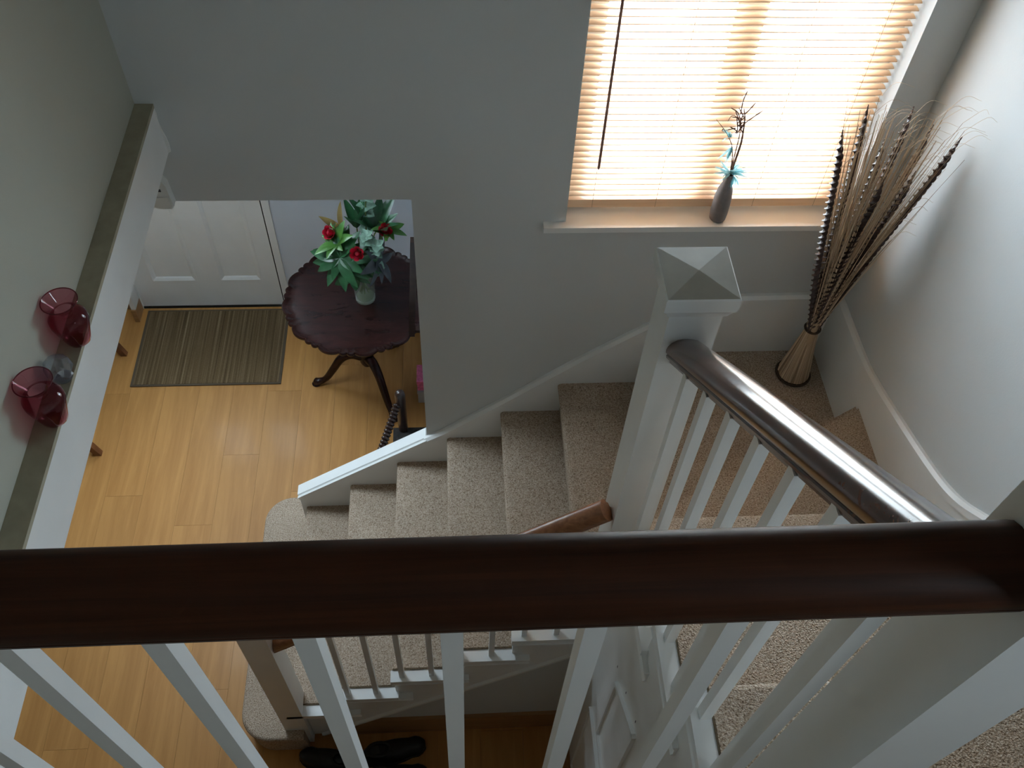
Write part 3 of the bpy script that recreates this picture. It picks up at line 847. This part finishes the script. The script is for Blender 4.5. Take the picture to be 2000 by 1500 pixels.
for ang in (182, 299, 62):
    a = math.radians(ang); c, s = math.cos(a), math.sin(a)
    P = cat_rom([(TX + c * r_, TY + s * r_, z_) for r_, z_ in ((0.03, 0.245), (0.085, 0.262), (0.145, 0.225), (0.20, 0.13), (0.245, 0.055), (0.285, 0.027), (0.325, 0.022))], 5)
    n = len(P); rad = [0.030 - 0.012 * min(1, i / (n * 0.72)) + (0.007 * max(0, (i / n - 0.72) / 0.2) if i / n > 0.72 else 0) for i in range(n)]
    rad[-1] = 0.006; rad[-2] = 0.019
    lg = obj('leg', tube(bmesh.new(), P, rad, 12), MAHOG, tab, smooth=True)
    e = P[-3]
    obj('foot_pad', lathe(bmesh.new(), [(0, 0), (0.022, 0), (0.026, 0.006), (0.018, 0.012), (0, 0.012)], (e.x, e.y, 0), 16), MAHOG, lg, smooth=True)

# glass vase on the table
VX, VY = 0.728, 1.030
vase = thing('glass_vase', 'clear glass vase of water on the dark scalloped table holding roses', 'vase', (VX, VY, TZ))
bm = lathe(bmesh.new(), [(0, 0.004), (0.046, 0.004), (0.051, 0.010), (0.054, 0.06), (0.060, 0.19), (0.064, 0.245), (0.061, 0.245), (0.056, 0.19), (0.050, 0.06), (0.046, 0.020), (0, 0.018)], (VX, VY, TZ), 32)
obj('glass_body', bm, CLEAR, vase, smooth=True)
obj('glass_base', lathe(bmesh.new(), [(0, 0.0005), (0.047, 0.0005), (0.0515, 0.006), (0.0515, 0.017), (0, 0.017)], (VX, VY, TZ), 32), THICK, vase, smooth=True)
obj('water', lathe(bmesh.new(), [(0, 0.019), (0.044, 0.021), (0.049, 0.06), (0.0535, 0.14), (0, 0.14)], (VX, VY, TZ), 32), WATER, vase, smooth=True)


def leaf_mesh(L, W, curl=0.15, fold=0.25, n=9, tip=1.0):
    """a pointed leaf along +X, folded on its midrib and drooping"""
    bm = bmesh.new(); rows = []
    for i in range(n):
        t = i / (n - 1)
        w = W / 2 * (math.sin(PI * min(1, t ** 0.75)) ** 0.8 if 0 < t < 1 else 0.02)
        x = L * (t - 0.12 * curl * t * t); zc = -curl * L * t * t
        rows.append([bm.verts.new((x, s * w, zc + fold * abs(s) * w)) for s in (-1, -0.5, 0, 0.5, 1)])
    for A, B in zip(rows, rows[1:]):
        for k in range(4): bm.faces.new((A[k], A[k + 1], B[k + 1], B[k]))
    return bm


def place_leaf(parent, me, base, direction, rollang=0.0, name='leaf', up=(0, 0, 1)):
    o = bpy.data.objects.new(name, me); COL.objects.link(o)
    d = Vector(direction).normalized(); u = Vector(up)
    yv = u.cross(d)
    if yv.length < 1e-3: yv = Vector((0, 1, 0))
    yv.normalize(); zv = d.cross(yv)
    mt = Matrix((d, yv, zv)).transposed().to_4x4() @ Matrix.Rotation(rollang, 4, 'X')
    o.rotation_euler = mt.to_euler()
    o.parent = parent; o.location = Vector(base) - world_loc(parent)
    return o


def leafdata(name, L, W, mat, **k):
    return mesh(name, leaf_mesh(L, W, **k), mat, smooth=True)


LB = Vector((VX, VY, TZ + 0.06)); RIM = Vector((VX, VY, TZ + 0.245))


def spray(label, head, kind, nleaf, L, W, mat, spread=0.9, name='foliage_stem', updir=None, curl=0.25, levels=1, gap=0.05):
    """a stem from the vase ending in whorls of leaves"""
    head = Vector(head)
    off = Vector((head.x - VX, head.y - VY, 0)); off = off.normalized() * 0.040 if off.length > 1e-4 else off
    t = thing(name, label, 'foliage', (VX - off.x * 0.5, VY - off.y * 0.5, TZ + 0.04), 'stems in the glass vase')
    P = cat_rom([LB - off * 0.6, RIM + off * 1.1, (RIM + off * 1.1) * 0.35 + head * 0.65 + Vector((0, 0, 0.03)), head], 6)
    obj('stem', tube(bmesh.new(), P, [0.0035] * (len(P) - 1) + [0.002], 6), STEM, t, smooth=True)
    ax = (P[-1] - P[-4]).normalized() if updir is None else Vector(updir).normalized()
    a1 = ax.orthogonal().normalized(); a2 = ax.cross(a1)
    mes = [leafdata('leaf', L * f, W * f, mat, curl=curl) for f in (1.0, 0.85, 0.7)]
    for lv in range(levels):
        base = P[-1] - ax * gap * lv
        for i in range(nleaf):
            a = 2 * PI * (i + 0.5 * lv) / nleaf + random.uniform(-0.2, 0.2)
            d = ax * (1 - spread) * 1.2 + (a1 * math.cos(a) + a2 * math.sin(a)) * spread
            place_leaf(t, mes[(i + lv) % 3 if lv == 0 else 0], base, d, random.uniform(-0.3, 0.3), up=ax)
    return t


spray('dark green whorl of pointed leaves drooping left over the table edge', (0.645, 0.93, 1.12), 0, 9, 0.165, 0.062, LEAF, spread=0.90, updir=(-0.25, -0.60, 0.62), levels=2, gap=0.03)
spray('bright green upright leaf whorl beside the left rose', (0.632, 0.99, 1.16), 0, 7, 0.120, 0.052, LEAF_B, spread=0.62, updir=(-0.35, -0.35, 0.8))
spray('tall dark green leaf fan at the top of the flower vase', (0.815, 1.06, 1.165), 0, 9, 0.215, 0.072, LEAF, spread=0.50, updir=(0.10, 0.0, 1), curl=0.1)
spray('dark narrow upright leaves at the back left of the bouquet', (0.725, 1.07, 1.18), 0, 4, 0.19, 0.058, LEAF, spread=0.35, updir=(-0.08, 0.05, 1), curl=0.05)
spray('purple grey glossy leaf whorl leaning right in the flower vase', (0.815, 0.96, 1.07), 0, 9, 0.175, 0.058, LEAF_P, spread=0.80, updir=(0.80, -0.30, 0.25))
spray('bronze brown single leaf spray behind the left rose', (0.655, 1.07, 1.15), 0, 3, 0.165, 0.066, LEAF_O, spread=0.38, updir=(-0.40, 0.05, 0.9), curl=0.05)
spray('pale round-leaved eucalyptus sprig in the middle of the bouquet', (0.775, 0.97, 1.225), 0, 5, 0.046, 0.040, LEAF_E, spread=0.8, updir=(0.0, -0.25, 1), levels=5, gap=0.045, curl=0.1)
spray('pale eucalyptus sprig reaching up at the back of the bouquet', (0.780, 1.10, 1.34), 0, 4, 0.050, 0.044, LEAF_E, spread=0.8, updir=(0.05, -0.1, 1), levels=5, gap=0.05, curl=0.1)
spray('pale leaf sprig right of the front rose', (0.822, 0.95, 1.18), 0, 5, 0.044, 0.038, LEAF_E, spread=0.8, updir=(0.15, -0.35, 1), levels=3, gap=0.045, curl=0.1)
spray('small pale leaf sprig hanging over the vase rim at right', (0.825, 0.945, 1.02), 0, 5, 0.048, 0.034, LEAF_E, spread=0.85, updir=(0.45, -0.6, 0.15), levels=3, gap=0.03)
spray('dark leaf spray hanging over the vase rim in front', (0.700, 0.935, 1.02), 0, 7, 0.145, 0.060, LEAF, spread=0.78, updir=(-0.15, -0.75, 0.05), curl=0.3)
spray('small dark leaves filling the bouquet under the front rose', (0.745, 0.925, 1.09), 0, 8, 0.095, 0.046, LEAF, spread=0.85, updir=(0.05, -0.7, 0.7), levels=2, gap=0.03)
spray('yellow green leaf cluster beside the right rose', (0.875, 1.04, 1.19), 0, 7, 0.095, 0.042, LEAF_B, spread=0.75, updir=(0.3, -0.1, 0.9))
def rose(label, head, axis):
    head = Vector(head); ax = Vector(axis).normalized()
    t = thing('rose', label, 'rose', (VX, VY, TZ + 0.05), 'stems in the glass vase')
    off = Vector((head.x - VX, head.y - VY, 0)) * 0.25
    P = cat_rom([LB - off * 0.5, RIM + off * 0.9, head - ax * 0.02], 8)
    obj('stem', tube(bmesh.new(), P, 0.003, 6), STEM, t, smooth=True)
    a1 = ax.orthogonal().normalized(); a2 = ax.cross(a1)
    bl = obj('bloom', lathe(bmesh.new(), [(0, -0.02), (0.010, -0.014), (0.013, 0.0), (0.010, 0.016), (0, 0.02)], (0, 0, 0), 12), ROSE, None, smooth=True)
    bl.parent = t; bl.location = head - world_loc(t); bl.rotation_euler = ax.to_track_quat('Z', 'Y').to_euler()
    for ring, (nn, rr, h, tl, sz) in enumerate(((4, 0.010, 0.020, 0.25, 0.030), (5, 0.016, 0.014, 0.55, 0.034), (6, 0.022, 0.004, 0.95, 0.036))):
        for i in range(nn):
            bm = bmesh.new(); rows = []
            for u in range(5):
                tt = u / 4
                rows.append([bm.verts.new((math.sin(s * 0.9) * sz * 0.55 * (0.45 + 0.75 * tt - 0.35 * tt * tt), -math.cos(s * 0.9) * sz * 0.5 * (1 - 0.2 * tt) - rr * tt * tl, -sz * 0.45 + sz * tt - 0.1 * sz * s * s * tt)) for s in (-1, -0.5, 0, 0.5, 1)])
            for A, B in zip(rows, rows[1:]):
                for k in range(4): bm.faces.new((A[k], A[k + 1], B[k + 1], B[k]))
            p = link('petal', mesh('petal', bm, ROSE, smooth=True), None, bl)
            p.location = (0, 0, h - 0.006); p.rotation_euler = (0, 0, 2 * PI * i / nn + ring * 0.5)
    lf = leafdata('leaf', 0.055, 0.024, LEAF)
    for i in range(3):
        a = 2 * PI * i / 3
        place_leaf(t, lf, head - ax * 0.02, ax * 0.4 + (a1 * math.cos(a) + a2 * math.sin(a)), up=ax)
    return t


rose('red rose at the front centre of the bouquet', (0.735, 0.895, 1.185), (-0.05, -0.8, 0.65))
rose('half hidden red rose at the left of the bouquet', (0.603, 1.02, 1.20), (-0.5, -0.5, 0.6))
rose('red rose at the right of the bouquet near the jamb', (0.862, 1.02, 1.212), (0.3, -0.6, 0.7))

# upright dark board leaning at the right edge of the table
bd = prism(bmesh.new(), [(0.955, TZ + 0.001), (0.985, TZ + 0.001), (1.025, TZ + 0.66), (0.995, TZ + 0.66)], 0.765, 0.80, 'Y')
bx(bd, 0.99, 1.03, 0.79, 0.815, TZ + 0.001, TZ + 0.02)
tag(obj('wooden_board', bd, DARKWOOD), 'dark brown upright wooden board at the right side of the table', 'board')

# bobbin armchair behind the jamb
ch = thing('bobbin_armchair', 'dark bobbin-turned armchair half hidden behind the stair string', 'armchair', (1.08, 0.42, 0))
def bobbin(bm, a, b, r0=0.013, r1=0.022, pitch_=0.018, seg=10):
    a, b = Vector(a), Vector(b); n = max(2, int((b - a).length / pitch_)); P = []; rd = []
    for i in range(n):
        for u, r_ in ((0, r0), (0.25, r1 * 0.92), (0.5, r1), (0.75, r1 * 0.92)):
            P.append(a.lerp(b, (i + u) / n)); rd.append(r_)
    P.append(b); rd.append(r0)
    return tube(bm, P, rd, seg)
for x in (0.912, 1.27):
    obj('back_post', tube(bmesh.new(), [(x, 0.47, 0), (x, 0.46, 0.40), (x, 0.45, 0.655), (x, 0.45, 0.672), (x, 0.45, 0.682), (x, 0.45, 0.686)], [0.020, 0.024, 0.026, 0.023, 0.015, 0.005], 14), DARKWOOD, ch, smooth=True)
for x, dx in ((0.895, -0.085), (1.285, 0.085)):
    obj('arm', bobbin(bmesh.new(), (x, 0.44, 0.59), (x + dx, 0.205, 0.50)), DARKWOOD, ch, smooth=True)
    obj('arm_support', bobbin(bmesh.new(), (x + dx * 0.97, 0.215, 0.49), (x + dx * 0.6, 0.225, 0.30)), DARKWOOD, ch, smooth=True)
    obj('front_leg', bobbin(bmesh.new(), (x + dx * 0.5, 0.23, 0.26), (x + dx * 0.5, 0.23, 0.0)), DARKWOOD, ch, smooth=True)
obj('seat', box(0.86, 1.32, 0.20, 0.47, 0.26, 0.34), UPHOL, ch, bevel=0.025, bseg=3)
obj('back_rail', bobbin(bmesh.new(), (0.912, 0.465, 0.22), (1.27, 0.465, 0.22)), DARKWOOD, ch, smooth=True)

# boxes on the floor behind the jamb
gb = thing('grey_box', 'small grey box on the porch floor beside the jamb', 'box', (1.04, 0.93, 0))
obj('box_body', box(0.972, 1.12, 0.87, 1.0, 0, 0.10), GREYCARD, gb, bevel=0.002)
obj('box_lid', box(0.969, 1.123, 0.867, 1.003, 0.085, 0.105), GREYCARD, gb, bevel=0.002)
pb = thing('pink_box', 'pink printed box on top of the grey box by the jamb', 'box', (1.04, 0.93, 0.105))
obj('box_body', box(0.972, 1.11, 0.88, 0.995, 0.1055, 0.18), PINK, pb, bevel=0.002)
obj('box_lid', box(0.969, 1.113, 0.877, 0.998, 0.165, 0.19), PINK, pb, bevel=0.002)

# bench under the left beam: only its two front feet show
be = thing('wooden_bench', 'red-brown wooden bench whose splayed feet peek out under the white beam', 'bench', (-0.95, 0.92, 0))
obj('seat', box(-1.20, -0.84, 0.48, 1.36, 0.41, 0.45), REDWOOD, be, bevel=0.006)
for y in (0.575, 1.265):
    for xt, xf in ((-0.88, -0.752), (-1.15, -1.20)):
        bm = bmesh.new(); tp = [(xt - 0.02, y - 0.02), (xt + 0.02, y - 0.02), (xt + 0.02, y + 0.02), (xt - 0.02, y + 0.02)]
        ft = [(xf - 0.022, y - 0.016), (xf + 0.012, y - 0.016), (xf + 0.012, y + 0.016), (xf - 0.022, y + 0.016)]
        A = [bm.verts.new((*p, 0.42)) for p in tp]; B = [bm.verts.new((*p, 0.0)) for p in ft]
        bm.faces.new(A); bm.faces.new(B[::-1])
        for i in range(4): bm.faces.new((A[i], B[i], B[(i + 1) % 4], A[(i + 1) % 4]))
        obj('leg', bm, REDWOOD, be, bevel=0.003)

# ------------------------------------------------------------------ motion sensor in the corner over the opening
ms = thing('motion_sensor', 'small white alarm motion sensor in the corner over the porch opening', 'motion sensor', (0.296, YW, 2.35))
pr = [(0.266, 2.305), (0.272, 2.296), (0.318, 2.296), (0.324, 2.305), (0.319, 2.385), (0.310, 2.408), (0.296, 2.416), (0.281, 2.408), (0.271, 2.385)]
bm = prism(bmesh.new(), pr, YW - 0.032, YW, 'Y')
obj('housing', bm, PLASTIC, ms, bevel=0.006, bseg=3, smooth=True)
obj('lens', prism(bmesh.new(), [(0.272, 2.306), (0.318, 2.306), (0.315, 2.345), (0.275, 2.345)], YW - 0.036, YW - 0.03, 'Y'), PLASTIC, ms, bevel=0.002)
obj('mark', box(0.291, 0.301, YW - 0.0335, YW - 0.03, 2.366, 2.376), DARKMARK, ms, label='small dark grey mark')

# ------------------------------------------------------------------ vases on the ledge
VP = [(0, 0.0), (0.022, 0.0), (0.0265, 0.004), (0.030, 0.018), (0.037, 0.045), (0.0415, 0.066), (0.0405, 0.080), (0.031, 0.092), (0.0205, 0.098), (0.0195, 0.102), (0.024, 0.110), (0.033, 0.121), (0.0385, 0.130)]
for y, lab in ((-0.838, 'ruby red glass vase on the ledge, nearer the stair wall'), (-1.053, 'ruby red glass vase on the ledge, lower in the picture')):
    v = thing('ruby_vase', lab, 'vase', (0.3425, y, ZL), 'ruby glass vases on the ledge')
    obj('bowl', lathe(bmesh.new(), VP, (0.3425, y, ZL + 0.0005), 40), RUBY, v, smooth=True)
    bm = bmesh.new(); tube(bm, [(0.3425 + 0.0380 * math.cos(2 * PI * i / 40), y + 0.0380 * math.sin(2 * PI * i / 40), ZL + 0.1305) for i in range(41)], 0.0013, 6, cap=False)
    obj('rim', bm, RUBY, v, smooth=True)
# cut crystal ball
cr = thing('crystal_ornament', 'clear faceted crystal ornament between the two ruby vases', 'ornament', (0.334, -0.945, ZL))
bm = bmesh.new(); bmesh.ops.create_icosphere(bm, subdivisions=2, radius=0.031)
for v_ in bm.verts:
    v_.co.z = v_.co.z * 1.1
    v_.co += Vector((0.334, -0.945, ZL + 0.036))
bmesh.ops.dissolve_limit(bm, angle_limit=math.radians(1), verts=bm.verts, edges=bm.edges)
obj('faceted_body', bm, CRYSTAL, cr)
obj('foot', lathe(bmesh.new(), [(0, 0), (0.018, 0), (0.02, 0.004), (0.012, 0.008), (0, 0.008)], (0.334, -0.945, ZL + 0.0005), 12), CRYSTAL, cr)

# ------------------------------------------------------------------ stoneware bottle and twigs on the sill
BXc, BYc = 2.066, 0.030
bt = thing('bottle_vase', 'slim grey stoneware bottle on the window sill', 'vase', (BXc, BYc, WZ0))
bm = lathe(bmesh.new(), [(0, 0), (0.024, 0), (0.027, 0.004), (0.029, 0.03), (0.0285, 0.09), (0.024, 0.125), (0.016, 0.150), (0.0125, 0.170), (0.0125, 0.186), (0.0135, 0.188), (0.0105, 0.188), (0.0095, 0.17), (0.013, 0.15), (0.02, 0.12), (0, 0.10)], (BXc, BYc, WZ0 + 0.0005), 28)
obj('bottle', bm, STONE, bt, smooth=True)
tw = thing('twig_spray', 'dry brown twigs with turquoise tufts standing in the grey bottle', 'dried flowers', (BXc, BYc, WZ0 + 0.12))
top0 = Vector((BXc, BYc, WZ0 + 0.185))
def twig(pts, r0, r1):
    P = cat_rom([top0 + Vector((0, 0, -0.06))] + [Vector(p) for p in pts], 5); n = len(P)
    return obj('twig', tube(bmesh.new(), P, [r0 + (r1 - r0) * i / (n - 1) for i in range(n)], 6), TWIG, tw, smooth=True)
twig([(2.068, 0.03, 2.40), (2.073, 0.032, 2.50), (2.069, 0.034, 2.555), (2.062, 0.032, 2.60), (2.05, 0.03, 2.635)], 0.0042, 0.0015)
twig([(2.062, 0.028, 2.42), (2.045, 0.024, 2.50), (2.01, 0.02, 2.56), (1.972, 0.018, 2.605)], 0.0022, 0.0008)
twig([(2.065, 0.034, 2.45), (2.06, 0.034, 2.55), (2.04, 0.03, 2.60), (2.02, 0.03, 2.61), (2.012, 0.03, 2.59)], 0.002, 0.0008)
for i in range(14):
    a = random.uniform(0, 2 * PI); b0 = Vector((2.055 + random.uniform(-0.012, 0.012), 0.032, random.uniform(2.54, 2.63)))
    e = b0 + Vector((random.uniform(-0.05, 0.065), random.uniform(-0.018, 0.012), random.uniform(0.0, 0.10)))
    mid = (b0 + e) / 2 + Vector((random.uniform(-0.02, 0.02), random.uniform(-0.006, 0.006), random.uniform(-0.015, 0.015)))
    obj('twig', tube(bmesh.new(), cat_rom([b0, mid, e], 5), [0.0018] * 10 + [0.0008], 5), TWIG, tw, smooth=True)
tuft = leafdata('tuft', 0.060, 0.007, FEATH, curl=0.25); tuft2 = leafdata('tuft', 0.042, 0.012, FEATH, curl=0.35)
for i in range(34):
    a = random.uniform(-0.9, 1.25)
    place_leaf(tw, tuft if i % 3 else tuft2, (2.066, 0.028, 2.390), (math.sin(a), random.uniform(-0.5, 0.15), math.cos(a) * random.uniform(0.1, 1.0)), random.uniform(-1, 1), name='tuft')
for c, d0, nn in (((2.03, 0.024, 2.535), (-0.3, -0.2, 0.5), 9), ((2.045, 0.025, 2.50), (-0.1, -0.3, -0.7), 6), ((2.076, 0.026, 2.385), (0.25, -0.35, -0.9), 6)):
    for i in range(nn):
        place_leaf(tw, tuft2 if i % 2 else tuft, c, Vector(d0) + Vector((random.uniform(-0.5, 0.5), random.uniform(-0.2, 0.2), random.uniform(-0.4, 0.4))), random.uniform(-1, 1), name='tuft')

# ------------------------------------------------------------------ dried grass bundle in the corner of the turn
DBX, DBY, DBZ = 2.486, -0.118, 8 * R
db = thing('dried_grass_bundle', 'tall bundle of straw and twisted brown pods standing in the stair corner', 'dried grass', (DBX, DBY, DBZ))
neck = Vector((2.489, -0.105, DBZ + 0.265))
bm = bmesh.new()
def straw(a, b, c, r0, seg=4):
    P = cat_rom([a, b, c], 4) if c is not None else [Vector(a), Vector(b)]
    tube(bm, P, [r0 * (1 - 0.55 * i / (len(P) - 1)) for i in range(len(P))], seg, cap=False)
for i in range(150):
    a = 2 * PI * i / 150 + random.uniform(-0.02, 0.02); rr = random.choice([0.060, 0.058, 0.05])
    straw((DBX + rr * math.cos(a), DBY + rr * math.sin(a), DBZ + 0.004), (neck.x + 0.022 * math.cos(a), neck.y + 0.022 * math.sin(a), neck.z), (neck.x + 0.026 * math.cos(a + 0.2), neck.y + 0.026 * math.sin(a + 0.2), neck.z + 0.08), 0.0026)
o = obj('straw_skirt', bm, STRAW, db, smooth=True); o['kind'] = 'stuff'
obj('straw_core', lathe(bmesh.new(), [(0, 0.004), (0.046, 0.004), (0.014, 0.262), (0.015, 0.36), (0, 0.36)], (DBX, DBY, DBZ), 24), STRAW, db, smooth=True)
for z_, rr, cx_, cy_r in ((0.010, 0.0625, DBX, DBY), (0.262, 0.0255, neck.x, neck.y)):
    bm = bmesh.new(); tube(bm, [(cx_ + rr * math.cos(2 * PI * i / 36), cy_r + rr * math.sin(2 * PI * i / 36), DBZ + z_) for i in range(37)], 0.0062, 8, cap=False)
    obj('woven_ring', bm, RING, db, smooth=True)
# fan of straw: ends spread between the window side and the right wall
ends = []
bm = bmesh.new()
for i in range(210):
    u = random.random(); v = random.random()
    ex = 2.27 + 0.29 * u + random.uniform(-0.02, 0.02); ey = -0.14 - 0.20 * u * v - 0.05 * random.random(); ez = 2.32 + 0.50 * random.random() ** 0.7
    f = (ez - neck.z) / 0.95
    ex = neck.x + (ex - neck.x) * f; ey = max(neck.y + (ey - neck.y) * f, -0.36)
    ex = min(ex, 2.585); ey = min(ey, -0.03)
    s = Vector((neck.x + random.uniform(-0.02, 0.02), neck.y + random.uniform(-0.02, 0.02), neck.z))
    e = Vector((ex, ey, ez)); md = s.lerp(e, 0.5) + Vector((random.uniform(-0.008, 0.008), random.uniform(-0.008, 0.008), 0.01))
    straw(s, md, e, random.choice([0.0013, 0.0017, 0.0022]))
    if i % 3 == 0:      # feathery drooping tip
        straw(e, e + Vector((0.02 + 0.02 * random.random(), -0.01, 0.05)), (min(e.x + 0.05 + 0.03 * random.random(), 2.598), e.y - 0.03, e.z + 0.05), 0.0007, 3)
o = obj('straw_fan', bm, STRAW, db, smooth=True); o['kind'] = 'stuff'
# twisted serrated pods
pods = [((2.262, -0.15, 2.715), 0.52), ((2.310, -0.14, 2.79), 0.62), ((2.400, -0.14, 2.68), 0.55), ((2.465, -0.10, 2.755), 0.60), ((2.520, -0.14, 2.725), 0.55), ((2.575, -0.205, 2.735), 0.50), ((2.42, -0.19, 2.58), 0.50), ((2.49, -0.21, 2.62), 0.50)]
for tip, frac in pods:
    tip = Vector(tip); tip.y -= 0.02; s = neck + Vector(((tip.x - neck.x) * 0.10, -0.018, 0.0)); ax = (tip - s); L = ax.length; ax.normalize()
    a1 = ax.orthogonal().normalized(); a2 = ax.cross(a1)
    bm = bmesh.new(); n = int(L / 0.0032); prev = None; turns = L / 0.054
    for i in range(n + 1):
        t = i / n
        w = 0.0050 + 0.0080 * min(1, t / 0.35)
        if t > 0.90: w *= max(0.08, (1 - t) / 0.10)
        a = 2 * PI * turns * t
        d = a1 * math.cos(a) + a2 * math.sin(a); q = ax.cross(d)
        c = s.lerp(tip, t) + a2 * 0.006 * math.sin(t * 5)
        if c.x + w > 2.592: c.x = 2.592 - w
        row = [bm.verts.new(c + d * w + q * 0.0017), bm.verts.new(c - d * w + q * 0.0017), bm.verts.new(c - d * w - q * 0.0017), bm.verts.new(c + d * w - q * 0.0017)]
        if prev:
            for k in range(4): bm.faces.new((prev[k], prev[(k + 1) % 4], row[(k + 1) % 4], row[k]))
        prev = row
    obj('twisted_pod', bm, STRAW_D, db)

# ------------------------------------------------------------------ shoes by the spandrel
def shoe(x, y, rz, label, L=0.28, W=0.098):
    t = thing('black_shoe', label, 'shoe', (x, y, 0), 'black shoes beside the spandrel')
    M4 = Matrix.Translation((x, y, 0)) @ Matrix.Rotation(rz, 4, 'Z')
    def hw(u): return W / 2 * (0.62 + 0.38 * math.sin(PI * min(1, (u * 1.25) ** 1.3 / 1.1)) if u < 0.8 else 0.92 * math.sqrt(max(0.0, 1 - ((u - 0.74) / 0.27) ** 2))) * (math.sqrt(min(1, u / 0.06)) if u < 0.06 else 1)
    def ht(u): return 0.098 - 0.01 * math.cos(u * 9) * (u < 0.3) - (0.048 * min(1, max(0, (u - 0.28) / 0.35))) - (0.02 * max(0, (u - 0.85) / 0.15) ** 2)
    us = [0.0, 0.03, 0.07, 0.15, 0.28, 0.40, 0.52, 0.64, 0.76, 0.86, 0.93, 0.98, 1.0]
    bm = bmesh.new(); rings = []
    for u in us:
        w, h = max(0.004, hw(u)), ht(u); xx = (u - 0.5) * L
        rings.append([bm.verts.new(M4 @ Vector((xx, w * c_, 0.016 + h * 0.9 * s_ if s_ else 0.016))) for c_, s_ in ((1, 0), (1.0, 0.35), (0.82, 0.75), (0.45, 0.97), (0, 1.0), (-0.45, 0.97), (-0.82, 0.75), (-1.0, 0.35), (-1, 0))])
    for A, B in zip(rings, rings[1:]):
        for k in range(8): bm.faces.new((A[k], A[k + 1], B[k + 1], B[k]))
    bm.faces.new(rings[0]); bm.faces.new(rings[-1][::-1])
    obj('upper', bm, BLACK, t, smooth=True)
    out = [((u - 0.5) * L, max(0.004, hw(u)) + 0.004) for u in us]; out = out + [(a, -b) for a, b in out[::-1]]
    bm = prism(bmesh.new(), out, 0.0, 0.018, 'Z'); bm.transform(M4)
    obj('sole', bm, RUBBER, t)
    bm = bmesh.new(); tube(bm, [M4 @ Vector((-0.065 + 0.05 * math.cos(2 * PI * i / 20), 0.030 * math.sin(2 * PI * i / 20), 0.105 - 0.012 * math.cos(2 * PI * i / 20))) for i in range(21)], 0.006, 6, cap=False)
    obj('collar', bm, RUBBER, t, smooth=True)
    return t


shoe(0.60, -1.085, 2.9, 'black shoe nearest the bottom newel post')
shoe(0.62, -1.20, 3.0, 'black shoe second from the bottom newel post')
shoe(0.88, -1.055, 0.2, 'black shoe close to the spandrel skirting')
shoe(0.89, -1.165, 0.1, 'black shoe right of the others on the hall floor')
